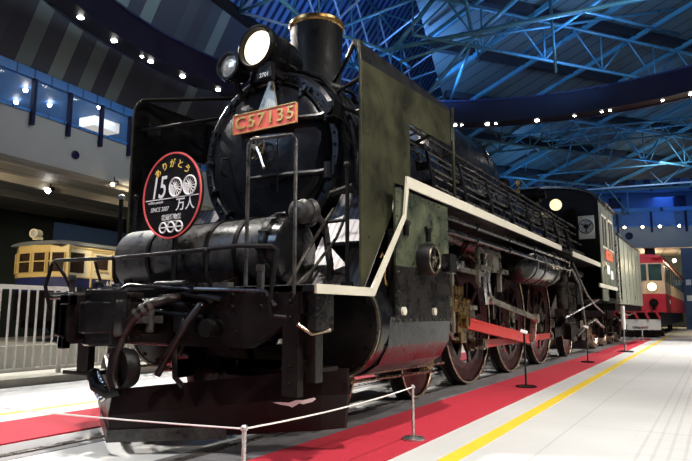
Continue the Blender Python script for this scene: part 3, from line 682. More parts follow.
# --- cylinders
for s in (1,-1):
    mb=MB(); mb.lathe((.98*s,.93,.84),(0,1,0),[(0,.30),(0,.40),(1.33,.40),(1.33,.30)],40); cy=P(mb,'cylinder','black')
    mb=MB(); o=[(1.385*s,0,.86),(1.39*s,0,1.0),(1.385*s,0,1.93),(.62*s,0,1.93),(.62*s,0,.86)]
    mb.prism([(x-(.02*s if abs(x)>1 else 0),1.46,z) for x,_,z in o],(0,.78,0)); P(mb,'casing_block','blackdull',cy)
    mb=MB(); mb.box((1.30*s,1.18,.86),(1.365*s,1.46,1.60)); P(mb,'casing_front','blackdull',cy)
    mb=MB(); mb.prism([(1.366*s,1.16,1.30),(1.366*s,1.16,1.93),(1.366*s,2.25,1.93),(1.366*s,2.25,1.30)],(.02*s,0,0)); P(mb,'cylinder_casing','casing',cy)
    mb=MB(); mb.prism([(1.366*s,1.13,.86),(1.366*s,1.16,1.30),(1.366*s,2.25,1.30),(1.366*s,2.25,.86)],(.022*s,0,0)); P(mb,'lower_casing','casinglow',cy,'black lower sheet of the casing')  # lower part of the casing side, darker than the mottled upper part
    mb=MB(); mb.prism([(1.388*s,1.05,.90),(1.365*s,1.05,.68),(1.28*s,1.05,.54),(1.15*s,1.05,.46),(.98*s,1.05,.43),(.98*s,1.05,.5),(1.3*s,1.05,.9)],(0,1.20,0)); P(mb,'lower_jacket','black',cy)
    mb=MB(); mb.rivets([(1.388*s,1.10+.1*i,.875) for i in range(0,12)]+[(1.386*s,1.2+.12*i,1.62) for i in range(9)]+[(1.386*s,1.2+.12*i,1.90) for i in range(9)]+[(1.387*s,y,z) for y in (1.19,2.22) for z in (1.1,1.25,1.4,1.55,1.7,1.82)],(s,0,0),.011,.008); P(mb,'casing_rivets','casing',cy)
    for y in (1.26,1.86):
        mb=MB(); mb.cyl((1.385*s,y,.945),(1.41*s,y,.945),.033,n=14); P(mb,'casing_plug','white',cy,'round white plug')
    mb=MB(); mb.lathe((.98*s,.93,.84),(0,-1,0),[(0,.40),(.03,.395),(.05,.36),(.06,.30),(.09,.24),(.10,.10),(.10,0)],40)
    for i in range(12):
        a=2*pi*i/12; mb.cyl(((.98+.34*cos(a))*s,.93,.84+.34*sin(a)),((.98+.34*cos(a))*s,.865,.84+.34*sin(a)),.018,n=6)
    P(mb,'cylinder_cover','blackdull',cy)
    mb=MB(); mb.lathe((.98*s,.90,.84),(0,-1,0),[(0,.405),(.02,.405),(.02,.385),(0,.385)],40); P(mb,'cover_ring','steel',cy)
    # piston valve
    mb=MB(); mb.cyl((.95*s,2.2,1.48),(.95*s,2.42,1.48),.17,n=24); P(mb,'valve_chest','blackdull',cy)
    # spoked relief valve on the side
    vd=MB(); vd.lathe((1.38*s,1.66,1.38),(s,0,0),[(0,.14),(.10,.14),(.12,.125),(.12,.105),(.09,.10),(.09,0)],28); v=P(vd,'bypass_valve','blackdull',cy)
    mb=MB()
    for i in range(5):
        a=2*pi*i/5+.3; mb.beam((1.495*s,1.66,1.38),(1.495*s,1.66+.11*cos(a),1.38+.11*sin(a)),.018,.012,(s,0,0))
    mb.cyl((1.48*s,1.66,1.38),(1.51*s,1.66,1.38),.028,n=12); mb.tube([(1.50*s,1.66+.112*cos(a),1.38+.112*sin(a)) for a in [2*pi*i/24 for i in range(25)]],.009,6,caps=False); P(mb,'valve_spokes','steel',v)
    mb=MB(); mb.cyl((1.38*s,1.92,1.38),(1.47*s,1.92,1.38),.06,n=14); mb.cyl((1.44*s,1.80,1.36),(1.46*s,2.2,1.36),.03,n=10); mb.box((1.42*s,2.0,1.30),(1.50*s,2.15,1.46)); P(mb,'valve_fitting','blackdull',cy)
    mb=MB(); mb.tube([(1.30*s,1.06,1.36),(1.32*s,1.05,1.39),(1.34*s,1.06,1.35),(1.33*s,1.07,1.2),(1.34*s,1.08,1.14)],.009,8); P(mb,'copper_pipe','copper',cy)
    for y in (1.32,1.76):
        mb=MB(); mb.cyl((1.40*s,y-.05,1.66),(1.40*s,y+.05,1.66),.02,n=8); mb.box((1.38*s,y-.03,1.55),(1.41*s,y+.03,1.68)); P(mb,'casing_latch','blackdull',cy)
    mb=MB(); mb.cyl((1.04*s,1.0,.40),(1.04*s,2.6,.36),.014,n=8); mb.cyl((1.04*s,1.0,.41),(1.04*s,1.06,.41),.03,n=8); mb.tube([(1.04*s,.75,.45),(1.04*s,2.9,.42)],.012,8); P(mb,'drain_pipe','steel',cy)
    # motion: slide bar, crosshead, rods
    mb=MB(); mb.beam((.95*s,2.3,.70),(.95*s,3.35,.70),.06,.035); mb.box((.90*s,2.26,.66),(1.0*s,2.33,1.05)); mb.cyl((.95*s,2.26,.84),(.95*s,3.4,.84),.035,n=12); mb.beam((.95*s,2.1,1.0),(.95*s,4.1,1.0),.10,.05); P(mb,'slide_bar','pale')
    mb=MB(); mb.box((.90*s,3.25,.95),(1.04*s,3.75,1.10)); mb.box((.91*s,3.36,.72),(1.03*s,3.66,.96)); mb.cyl((.88*s,3.55,.84),(1.08*s,3.55,.84),.075,n=20); mb.box((.96*s,3.42,.60),(1.04*s,3.58,.72))
    mb.rivets([(1.04*s,y,z) for y in (3.30,3.5,3.70) for z in (.98,1.07)],(s,0,0),.018,.015); mb.box((.99*s,3.26,1.10),(1.05*s,3.5,1.24)); P(mb,'crosshead','brass')
    mb=MB(); mb.tube([(.98*s,3.30,1.22),(1.0*s,3.2,1.0),(.98*s,3.1,.8),(1.0*s,3.25,.66),(.99*s,3.5,.64)],.022,8); P(mb,'union_link','steel')
    def rod(name,p,q,w0,w1,flute=True,x=.86):
        p=Vector(p);q=Vector(q);d=(q-p).normalized();u=Vector((0,-d.z,d.y)); 
        if u.z<0: u=-u
        mb=MB(); a=p+d*.09; b=q-d*.09; t=Vector((.05*s,0,0))
        mb.prism([a+u*w0/2,b+u*w1/2,b-u*w1/2,a-u*w0/2],t); r=P(mb,name,'red',label='red painted steel rod')
        mb=MB(); X=Vector((.051*s,0,0)); tt=Vector((.008*s,0,0))
        for sg in (1,-1):
            mb.prism([a+u*sg*w0/2+X,b+u*sg*w1/2+X,b+u*sg*(w1/2-.028)+X,a+u*sg*(w0/2-.028)+X],tt)
        P(mb,'rod_flange','red',r)
        for c,rr in ((p,w0*.62),(q,w1*.62)): mb=MB(); mb.cyl(c-Vector((.01*s,0,0)),c+Vector((.07*s,0,0)),max(rr,.075),n=20); mb.cyl(c+Vector((.07*s,0,0)),c+Vector((.09*s,0,0)),.04,n=12); P(mb,'rod_end','steel',r)
    rod('connecting_rod',(.91*s,3.62,.84),(.91*s,6.67,.53),.13,.15)
    rod('coupling_rod',(.78*s,4.77,.53),(.78*s,6.67,.53),.10,.10)
    rod('coupling_rod',(.78*s,6.67,.53),(.78*s,8.57,.53),.10,.10)
    # valve gear
    mb=MB(); mb.beam((1.04*s,6.67,.86),(1.04*s,4.5,1.10),.03,.075); mb.cyl((1.02*s,6.67,.86),(1.09*s,6.67,.86),.07,n=16); mb.cyl((1.02*s,4.5,1.10),(1.07*s,4.5,1.10),.055,n=14); P(mb,'eccentric_rod','pale')
    mb=MB(); mb.beam((.98*s,6.67,.53),(1.02*s,6.67,.86),.05,.09,(s,0,0)); P(mb,'return_crank','pale')
    mb=MB(); mb.tube([(1.0*s,4.45,1.05),(1.0*s,4.38,1.3),(1.0*s,4.45,1.6),(1.0*s,4.55,1.78)],.032,8); mb.tube([(1.0*s,4.62,1.15),(1.0*s,4.55,1.35),(1.0*s,4.62,1.6),(1.0*s,4.55,1.78)],.022,8); P(mb,'expansion_link','silver')
    mb=MB(); mb.beam((.99*s,2.1,1.48),(.99*s,4.5,1.42),.035,.06); mb.beam((1.0*s,3.28,1.55),(1.02*s,3.25,.72),.03,.055); P(mb,'valve_rod','pale')
    mb=MB(); mb.box((.92*s,2.8,1.36),(1.06*s,3.25,1.56)); mb.box((1.02*s,2.45,1.42),(1.10*s,3.3,1.50)); mb.cyl((1.08*s,3.28,1.46),(1.14*s,3.28,1.46),.05,n=14); P(mb,'valve_guide','silver')
    mb=MB(); 
    for a,b in (((1.02*s,4.1,1.72),(1.02*s,4.1,1.25)),((1.02*s,4.1,1.72),(1.02*s,4.95,1.72)),((1.02*s,4.95,1.72),(1.02*s,4.95,1.22)),((1.02*s,4.1,1.5),(1.02*s,5.3,1.5))): mb.beam(a,b,.05,.06)
    mb.box((1.0*s,4.55,1.5),(1.07*s,4.8,1.68)); P(mb,'motion_bracket','pale')

# --- wheels
def wheel(kind,r,y,s,x=.533):
    """disc wheel with oval openings, tyre, boss and (for drivers) crank and balance weight"""
    w=bpy.data.objects.new(kind,None)
    COL.objects.unlink(w) if w.name in COL.objects else None
    mb=MB(); n=64; t=.07
    mb.lathe((0,0,0),(1,0,0),[(-.035,r-.075),(-.035,r+.025),(-.015,r+.027),(0,r),(.10,r-.006),(.108,r-.012),(.108,r-.038),(.07,r-.042),(.07,r-.08)],n,close=True)
    tyre=mb
    wb=MB(); holes=9 if r>.6 else 0
    NR=[.0,.13,.22,.32,.5,.70,.80,.95] if holes else [0,.2,.93]
    NR=[q*(r-.02) for q in NR]; na=72 if holes else 36
    def hole(i,j): 
        if not holes: return False
        k=i%(na//holes); return 3<=j<=4 and k in (1,2,3,4,5,6) 
    V={}
    for f,xx in ((0,.02),(1,.085)):
        for j,rr in enumerate(NR):
            dish=-.02 if .25<rr/r<.8 else 0
            for i in range(na):
                a=2*pi*i/na; V[f,j,i]=wb.bm.verts.new((xx+(dish if f else -dish)+(.03 if rr<.2*r and f else 0),rr*cos(a),rr*sin(a))) if rr>0 else (V.get((f,0,0)) or wb.bm.verts.new((xx+(.03 if f else 0),0,0)))
    def cell(f,j,i):
        i2=(i+1)%na; q=[V[f,j,i],V[f,j,i2],V[f,j+1,i2],V[f,j+1,i]]
        out=[]
        for v in q:
            if v not in out: out.append(v)
        wb.bm.faces.new(out)
    for j in range(len(NR)-1):
        for i in range(na):
            if hole(i,j): 
                for (jj,ii,e) in ((j-1,i,'b'),(j+1,i,'t')):
                    if not hole(ii,jj):
                        J=j if e=='b' else j+1; wb.bm.faces.new((V[0,J,i],V[0,J,(i+1)%na],V[1,J,(i+1)%na],V[1,J,i]))
                for ii,I in ((i-1,i),((i+1),(i+1))):
                    if not hole(ii%na,j): wb.bm.faces.new((V[0,j,I%na],V[0,j+1,I%na],V[1,j+1,I%na],V[1,j,I%na]))
            else: cell(0,j,i); cell(1,j,i)
    return tyre,wb
def put_wheel(kind,r,y,s,proto={}):
    key=kind
    if key not in proto:
        ty,wb=wheel(kind,r,y,s)
        T=ty.build('tyre','frame'); W=wb.build(kind,'wheel'); rm=MB(); rm.lathe((0,0,0),(1,0,0),[(.104,r-.010),(.113,r-.014),(.113,r-.034),(.104,r-.040)],64,close=True); RM=rm.build('bright_rim','tyre')
        bo=MB(); bo.cyl((.08,0,0),(.14,0,0),.17 if r>.6 else .12,n=24); bo.cyl((.13,0,0),(.16,0,0),.10 if r>.6 else .09,n=20)
        if r>.6: bo.prism([(.09,-.14,0),(.09,.14,0),(.09,.11,-.36),(.09,.05,-.44),(.09,-.05,-.44),(.09,-.11,-.36)],(.05,0,0)); bo.cyl((.12,0,-.345),(.20,0,-.345),.07,n=18)
        B=bo.build('axle_boss','steel'); ch=[T,B,RM]
        if r>.6:
            cw=MB(); pts=[(.088,rr*cos(a),rr*sin(a)) for rr,rg in ((.79,range(50,131,8)),(.48,range(130,49,-8))) for a in [RD(q) for q in rg]]
            cw.prism(pts,(.03,0,0)); ch.append(cw.build('balance_weight','wheel'))
        for c in ch: c.parent=W
        proto[key]=[W,ch,False]
    W,ch,used=proto[key]
    if used:
        w=W.copy(); COL.objects.link(w)
        for c in ch:
            d=c.copy(); COL.objects.link(d); d.parent=w
    else: w=W; proto[key][2]=True
    w.parent=loco; w.location=(.533*s,y,r); w.rotation_euler=(0,0,0) if s>0 else (0,0,pi)
    return w
for s in (1,-1):
    for y in (1.35,3.12): put_wheel('leading_wheel',.43,y,s)
    for y in (4.77,6.67,8.57): put_wheel('driving_wheel',.875,y,s)
    put_wheel('trailing_wheel',.5,10.9,s)
for y,r in ((1.35,.43),(3.12,.43),(4.77,.875),(6.67,.875),(8.57,.875),(10.9,.5)):
    mb=MB(); mb.cyl((-.5,y,r),(.5,y,r),.08,n=16); P(mb,'axle','frame')
# --- frames, firebox, underside
for s in (1,-1):
    mb=MB(); mb.prism([(.44*s,.1,.72),(.44*s,.1,1.1),(.44*s,1.2,1.5),(.44*s,11,1.5),(.44*s,12.6,1.3),(.44*s,12.6,.9),(.44*s,10,.85),(.44*s,4,.8),(.44*s,2,.72)],(-.04*s,0,0)); P(mb,'main_frame','frame')
    mb=MB(); mb.box((.62*s,.8,.36),(.68*s,3.7,.52)); mb.box((.66*s,2.95,.3),(.74*s,3.3,.56)); mb.box((.66*s,1.18,.3),(.74*s,1.52,.56))
    for k in range(6): mb.box((.63*s,1.75+.05*k,.42+.03*k),(.72*s,2.75-.05*k,.445+.03*k))
    P(mb,'bogie_frame','frame')
    mb=MB(); mb.cyl((.70*s,3.12,.43),(.79*s,3.12,.43),.11,n=20); mb.box((.72*s,3.0,.33),(.77*s,3.24,.55)); P(mb,'axle_box','brass')
    for y in (5.72,7.62):
        mb=MB()
        for k in range(7): mb.box((.47*s,y-.55+.07*k,1.24-.026*k),(.56*s,y+.55-.07*k,1.262-.026*k))
        mb.cyl((.52*s,y-.5,1.2),(.52*s,y-.5,.9),.03,n=8); mb.cyl((.52*s,y+.5,1.2),(.52*s,y+.5,.9),.03,n=8); P(mb,'leaf_spring','frame')
    for y in (4.77,6.67,8.57):
        mb=MB(); mb.tube([(.75*s,y-.82,1.25),(.75*s,y-.9,.95),(.75*s,y-.93,.6)],.02,6); mb.box((.55*s,y-.98,.55),(.72*s,y-.90,.85)); P(mb,'brake_shoe','frame')
    # pump and pipework ahead of the cab
    mb=MB()
    for y in (8.35,8.65): mb.cyl((1.12*s,y,1.0),(1.12*s,y,1.38),.11,n=18); mb.cyl((1.12*s,y,1.38),(1.12*s,y,1.5),.13,n=18)
    mb.box((1.0*s,8.2,.92),(1.24*s,8.8,1.02)); mb.cyl((1.12*s,8.5,1.5),(1.12*s,8.5,1.7),.07,n=14)
    for k in range(5): mb.cyl((1.25*s,8.22+.14*k,.98),(1.25*s,8.22+.14*k,1.5),.014,n=6)
    P(mb,'air_pump','blackpipe')
    mb=MB(); mb.box((.9*s,9.25,1.12),(1.2*s,9.9,1.62)); mb.cyl((1.1*s,9.2,1.75),(1.1*s,10.2,1.75),.08,n=14); mb.cyl((1.2*s,9.6,1.12),(1.2*s,9.6,.8),.05,n=10); P(mb,'feed_pump','blackdull')
    mb=MB()
    mb.tube([(1.2*s,8.3,1.7),(1.25*s,8.6,1.75),(1.27*s,9.1,1.5),(1.27*s,9.4,1.0),(1.2*s,9.9,.7),(1.1*s,10.6,.55)],.028,8)
    mb.tube([(1.22*s,8.9,1.9),(1.27*s,9.2,1.6),(1.28*s,9.9,1.3),(1.28*s,10.8,1.1),(1.25*s,12,.95)],.022,8)
    mb.tube([(1.1*s,9.6,.5),(1.22*s,10.2,.75),(1.22*s,11,.8),(1.2*s,12.2,.62)],.03,8)
    P(mb,'injector_pipes','blackpipe')
    mb=MB(); mb.tube([(1.30*s,7.6,.86),(1.30*s,11.3,1.26)],.014,8); P(mb,'reach_rod','silver')
    mb=MB(); mb.beam((.62*s,9.7,.55),(.62*s,12.2,.62),.07,.2); mb.box((.66*s,10.65,.38),(.78*s,11.15,.68))
    for k in range(6): mb.box((.64*s,10.25+.06*k,.74+.025*k),(.73*s,11.55-.06*k,.76+.025*k))
    P(mb,'trailing_truck_frame','frame')
mb=MB(); mb.prism([(-.85,8.9,1.55),(.85,8.9,1.55),(.92,8.9,2.3),(-.92,8.9,2.3)],(0,2.2,0)); P(mb,'firebox','blackdull')
mb=MB(); mb.prism([(-.55,9.6,.85),(.55,9.6,.85),(.8,9.6,1.5),(-.8,9.6,1.5)],(0,1.9,0)); P(mb,'ash_pan','frame')
mb=MB(); mb.box((-.42,.3,.85),(.42,9.0,1.25)); mb.box((-.5,1.5,1.3),(.5,2.8,1.9)); P(mb,'frame_stretcher','frame')
mb=MB(); mb.prism([(-.7,1.5,1.55),(.7,1.5,1.55),(.55,1.5,2.0),(-.55,1.5,2.0)],(0,1.2,0)); P(mb,'smokebox_saddle','blackdull')

# --- front end: beam, feedwater heater, rails, coupler, plow
mb=MB(); mb.prism([(-1.10,0,1.10),(1.32,0,1.10),(1.32,0,.93),(.9,0,.70),(-1.10,0,.70)],(0,.06,0))
mb.rivets([(x,0,z) for x in (-1.02,-.75,.75,1.0,1.12,1.25) for z in (.97,1.05)]+[(x,0,.8) for x in (-.8,-.5,.5,.8)],(0,-1,0),.017,.015); bb=P(mb,'buffer_beam','frame')
mb=MB(); mb.box((-1.12,.02,1.06),(1.38,.85,1.10)); P(mb,'front_deck','blackdull')
mb=MB(); mb.box((-.62,-.02,1.10),(.72,.04,1.135)); P(mb,'deck_edge','drum')
hd=MB(); hd.lathe((-1.02,.62,1.40),(1,0,0),[(-.04,0),(-.03,.16),(0,.24),(.05,.275),(1.68,.275),(1.70,.265)],40); h=P(hd,'feedwater_heater','drum',label='worn grey cylinder across the front deck')
for x in (-.55,.12,.42):
    mb=MB(); mb.lathe((x,.62,1.40),(1,0,0),[(0,.275),(0,.29),(.035,.29),(.035,.275)],40); P(mb,'heater_band','blackdull',h)
mb=MB(); mb.lathe((.68,.62,1.40),(1,0,0),[(0,.24),(0,.30),(.05,.30),(.05,.27),(.13,.26),(.15,.22),(.16,0)],40)
for i in range(14):
    a=2*pi*i/14; mb.cyl((.66,.62+.29*cos(a),1.40+.29*sin(a)),(.76,.62+.29*cos(a),1.40+.29*sin(a)),.014,n=6)
P(mb,'heater_cover','black',h)
for x in (-.85,-.2,.5):
    mb=MB(); mb.box((x-.04,.4,1.1),(x+.04,.84,1.22)); P(mb,'heater_foot','blackdull',h)
mb=MB(); mb.box((-.85,1.0,1.74),(.62,1.24,1.77)); P(mb,'apron_plate','blackdull')
for y0 in (0,):
    mb=MB(); mb.lathe((.86,.72,1.70),(-.25,-1,.05),[(0,.09),(.08,.10),(.10,.075),(.15,.075),(.16,.05),(.165,0)],24); mb.lathe((.86,.72,1.70),(-.25,-1,.05),[(-.04,.05),(-.03,.10),(0,.115),(.03,.10)],24); mb.tube([(.88,.78,1.70),(.92,.85,1.6),(.95,.88,1.3),(.95,.88,1.1)],.03,8); P(mb,'bell','drum')
# hoses and cables swinging over the deck
mb=MB()
mb.tube([(.97,.90,1.75),(.93,.75,1.55),(.9,.6,1.35),(.86,.45,1.12)],.014,8); mb.tube([(1.1,.95,1.80),(1.06,.8,1.5),(.98,.6,1.25),(.9,.45,1.10)],.012,8)
mb.tube([(.75,1.2,1.95),(1.0,1.15,1.98),(1.12,1.2,1.85),(1.05,1.25,1.6)],.03,8); P(mb,'deck_pipes','blackpipe')
# handrails
mb=MB(); zt=1.36
mb.tube([(-1.22,-.06,.95),(-1.24,-.10,1.15),(-1.20,-.08,1.34),(-1.12,-.10,zt),(-.3,-.12,zt-.02),(.55,-.12,zt-.01),(.9,-.12,zt),(1.16,-.10,1.345),(1.20,-.10,1.32),(1.16,-.12,.98),(1.16,-.10,.91),(1.23,-.04,.90)],.015,8)
for x in (-.35,.62): mb.tube([(x,-.12,zt-.02),(x-.04,-.08,1.2),(x-.06,.0,1.08)],.013,8); mb.ball((x,-.12,zt-.02),.022,8)
mb.tube([(-1.14,-.10,zt),(-1.08,-.04,1.24),(-1.06,.03,1.1)],.014,8)
mb.tube([(-.66,-.06,zt-.02),(-.7,.0,1.25),(-.74,.1,1.1)],.012,8)
P(mb,'front_handrail','blackdull')
mb=MB(); mb.tube([(.86,.0,1.10),(.86,0,2.06),(.89,0,2.10),(1.23,0,2.08),(1.26,0,2.04),(1.26,0,1.02)],.013,8); P(mb,'tall_grab_rail','drum')
mb=MB(); mb.tube([(.40,.9,1.95),(.40,.88,2.40),(.42,.88,2.43),(.52,.88,2.42)],.006,6); P(mb,'thin_rail','blackdull')
# brackets down to the plow
for s in (1,):
    mb=MB(); mb.box((1.18*s,-.01,.42),(1.30*s,.05,1.04)); mb.rivets([(1.24*s,-.01,z) for z in (.5,.6,.9,1.0)],(0,-1,0),.015,.012); P(mb,'plow_bracket','frame')
    mb=MB(); mb.box((1.33*s,.04,.82),(1.40*s,.24,1.06)); mb.box((1.30*s,.08,.50),(1.37*s,.16,.84)); P(mb,'step_bracket','casinglow')
    mb=MB(); mb.tube([(1.30*s,-.02,.86),(1.36*s,.05,.80),(1.40*s,.2,.82)],.012,6); P(mb,'step_hook','steel')
    mb=MB(); mb.box((1.0*s,.2,.55),(1.3*s,.45,.575)); P(mb,'foot_step','frame')
mb=MB()
for s in (1,-1):
    # each wing is a curved sheet: top, middle, bottom from apex to end
    rows=[[(0,-.33,.42),(.65*s,.10,.49),(1.18*s,.45,.555),(1.30*s,.56,.55)],[(0,-.36,.25),(.65*s,.06,.32),(1.19*s,.42,.38),(1.32*s,.54,.38)],[(0,-.34,.10),(.65*s,.08,.12),(1.18*s,.42,.15),(1.30*s,.53,.16)]]
    V=[[mb.bm.verts.new(p) for p in r] for r in rows]; W=[[mb.bm.verts.new((p[0],p[1]+.03,p[2])) for p in r] for r in rows]
    for i in range(2):
        for j in range(3):
            mb.bm.faces.new((V[i][j],V[i][j+1],V[i+1][j+1],V[i+1][j])); mb.bm.faces.new((W[i][j],W[i][j+1],W[i+1][j+1],W[i+1][j]))
    for j in range(3):
        mb.bm.faces.new((V[0][j],V[0][j+1],W[0][j+1],W[0][j])); mb.bm.faces.new((V[2][j],V[2][j+1],W[2][j+1],W[2][j]))
    for i in range(2): mb.bm.faces.new((V[i][3],V[i+1][3],W[i+1][3],W[i][3]))
plow=P(mb,'snow_plow','plow')
for s in (1,-1):
    mb=MB(); mb.prism([(0,-.352,.16),(.66*s,.075,.18),(.66*s,.075,.10),(0,-.352,.08)],(0,-.012,0)); P(mb,'plow_edge','drum',plow)
mb=MB(); random.seed(3)
pts=[(.93,.338),(.97,.340),(1.02,.335),(1.06,.352),(1.10,.352),(1.16,.368),(1.17,.358),(1.15,.34),(1.10,.325),(1.08,.332),(1.04,.305),(1.02,.315),(.98,.322)]
def wing(x,z): 
    return -.36+.42*x/.65 if x<.65 else .06+(x-.65)/.54*.36
mb.prism([(x,wing(x,z)-.028,z) for x,z in pts],(0,-.004,0)); P(mb,'pale_patch','purewhite',plow,'pale patch on the plow')  # small irregular white patch on the right wing
# coupler
mb=MB(); mb.box((-.12,-.32,.78),(.12,.1,.98)); mb.box((-.22,-.06,.70),(.22,0,1.04)); cp=P(mb,'coupler','frame',bevel=.02)
for x,z,w,h in ((-.16,.80,.05,.22),(-.10,1.0,.10,.05),(-.12,.72,.05,.06)):
    mb=MB(); mb.box((x-w/2,-.665,z-.02),(x+w/2,-.60,z+h)); P(mb,'coupler_lug','black',cp,bevel=.01)
mb=MB(); mb.tube([(-.02,-.50,1.02),(-.02,-.50,1.12),(.04,-.48,1.13)],.018,8); mb.cyl((-.13,-.5,1.06),(-.13,-.5,1.10),.05,n=12); P(mb,'lock_pin','drum',cp)
PL=[(-.15,-.26),(-.20,-.42),(-.18,-.60),(-.10,-.64),(-.07,-.50),(.03,-.44),(.16,-.36),(.15,-.24)]
mb=MB(); mb.prism([(x,y,.80) for x,y in PL],(0,0,.20))
mb.prism([(x*1.05,y,.73) for x,y in PL],(0,0,.04)); mb.prism([(x*1.05,y,1.03) for x,y in PL],(0,0,.035)); mb.box((-.12,-.40,.77),(.10,-.2,1.03)); P(mb,'coupler_head','frame',cp,bevel=.008)
mb=MB(); mb.lathe((.13,-.45,.77),(0,0,1),[(0,.0),(0,.075),(.03,.085),(.22,.085),(.25,.075),(.25,0)],20)
mb.prism([(.10,-.52,.80),(.20,-.47,.80),(.19,-.58,.80),(.12,-.66,.80),(.03,-.64,.80),(.02,-.58,.80),(.09,-.57,.80)],(0,0,.20)); mb.cyl((.13,-.45,.66),(.13,-.45,1.12),.03,n=12); P(mb,'knuckle','black',cp,bevel=.01)
mb=MB(); mb.prism([(.16,-.34,.86),(.22,-.30,.86),(.22,-.12,.86),(.14,-.05,.86)],(0,0,.05)); mb.cyl((.20,-.22,.80),(.20,-.22,.98),.03,n=10); P(mb,'side_arm','drum',cp)
for x,z,w,h in ((-.16,.80,.05,.22),(-.10,1.0,.10,.05),(-.12,.72,.05,.06)):
    mb=MB(); mb.box((x-w/2,-.665,z-.02),(x+w/2,-.60,z+h)); P(mb,'coupler_lug','black',cp,bevel=.01)
mb=MB(); mb.tube([(-.02,-.50,1.02),(-.02,-.50,1.12),(.04,-.48,1.13)],.018,8); mb.cyl((-.13,-.5,1.06),(-.13,-.5,1.10),.05,n=12); P(mb,'lock_pin','drum',cp)
mb=MB(); mb.prism([(-.15,-.30,.74),(-.19,-.46,.74),(-.17,-.62,.74),(-.09,-.64,.74),(-.07,-.50,.74),(.03,-.44,.74),(.16,-.36,.74),(.14,-.28,.74)],(0,0,.32)); P(mb,'coupler_head','frame',cp,bevel=.015)
mb=MB(); mb.prism([(.03,-.42,.72),(.17,-.38,.72),(.20,-.52,.72),(.12,-.62,.72),(.02,-.60,.72),(.0,-.55,.72),(.08,-.52,.72)],(0,0,.36)); mb.cyl((.14,-.45,.70),(.14,-.45,1.10),.035,n=12); P(mb,'knuckle','black',cp,bevel=.012)
mb=MB(); mb.tube([(.0,-.36,1.06),(.05,-.30,1.12),(.3,-.12,1.10),(.8,-.08,1.08),(1.1,-.08,1.06),(1.2,-.12,.98)],.014,8); mb.tube([(0,-.36,1.06),(.02,-.38,.98)],.014,8); mb.tube([(-.1,-.3,1.08),(-.5,-.1,1.09),(-1.15,-.1,1.08)],.014,8); P(mb,'uncoupling_lever','black',cp)
# brake hose
mb=MB(); mb.tube([(.36,-.12,1.03),(.36,-.22,1.02),(.31,-.32,.985),(.23,-.38,.90),(.17,-.42,.78),(.14,-.44,.64),(.15,-.46,.52),(.19,-.46,.44)],[.032]*3+[.037]*5,12); hs=P(mb,'brake_hose','rubber')
mb=MB()
for p,q in (((.315,-.31,.99),(.30,-.33,.975)),((.285,-.335,.96),(.27,-.35,.945)),((.255,-.36,.93),(.24,-.37,.915))): mb.cyl(p,q,.041,n=14)
P(mb,'hose_clamp','drum',hs)
mb=MB(); mb.tube([(.18,-.42,.44),(.12,-.46,.42),(.02,-.48,.46),(-.03,-.46,.52)],.04,10); mb.ball((-.03,-.46,.52),.05,10); mb.lathe((.17,-.38,.57),(-.2,-1,0),[(-.05,0),(-.05,.12),(.0,.135),(.04,.12),(.05,0)],28); P(mb,'hose_head','blackdull',hs)
mb=MB()
for k in range(5): mb.tube([(-.02+.02*k+.05*cos(a),-.46,.50-.02*k+.05*sin(a)) for a in [2*pi*i/14 for i in range(15)]],.012,6,caps=False)
P(mb,'hose_coil','silver',hs)
mb=MB(); mb.tube([(.42,-.02,.98),(.40,-.08,.9),(.34,-.12,.7),(.36,-.12,.5),(.42,-.1,.44)],.02,8); mb.tube([(.56,-.01,1.0),(.55,-.1,.98),(.48,-.16,.85),(.38,-.2,.66),(.30,-.22,.52)],.024,8); P(mb,'air_hose','rubber')
mb=MB()
for x0,x1,z in ((-.2,.4,1.0),(-.3,.55,.92),(.1,.7,1.04)): mb.tube([(x0,-.05,z),((x0+x1)/2,-.10,z+.02),(x1,-.05,z-.02)],.02,8)
mb.box((.3,-.10,.80),(.5,-.0,.92)); mb.cyl((.62,-.12,.83),(.62,0,.83),.06,n=16); mb.box((-.42,-.08,.78),(-.28,0,.98)); mb.cyl((.1,-.09,1.12),(.4,-.09,1.12),.035,n=12); mb.box((.42,-.12,1.07),(.5,0,1.13)); P(mb,'beam_fittings','blackdull')
mb=MB(); mb.box((-.90,.0,.46),(-.76,.06,.95)); mb.box((-1.08,.0,.44),(-.76,.25,.47)); P(mb,'foot_step','frame')
# front steps at bogie: lamp irons
for x in (-1.0,1.0):
    mb=MB(); mb.box((x-.02,-.03,1.08),(x+.02,.0,1.22)); mb.cyl((x,-.02,1.2),(x,-.02,1.24),.03,n=10); P(mb,'lamp_iron','drum')

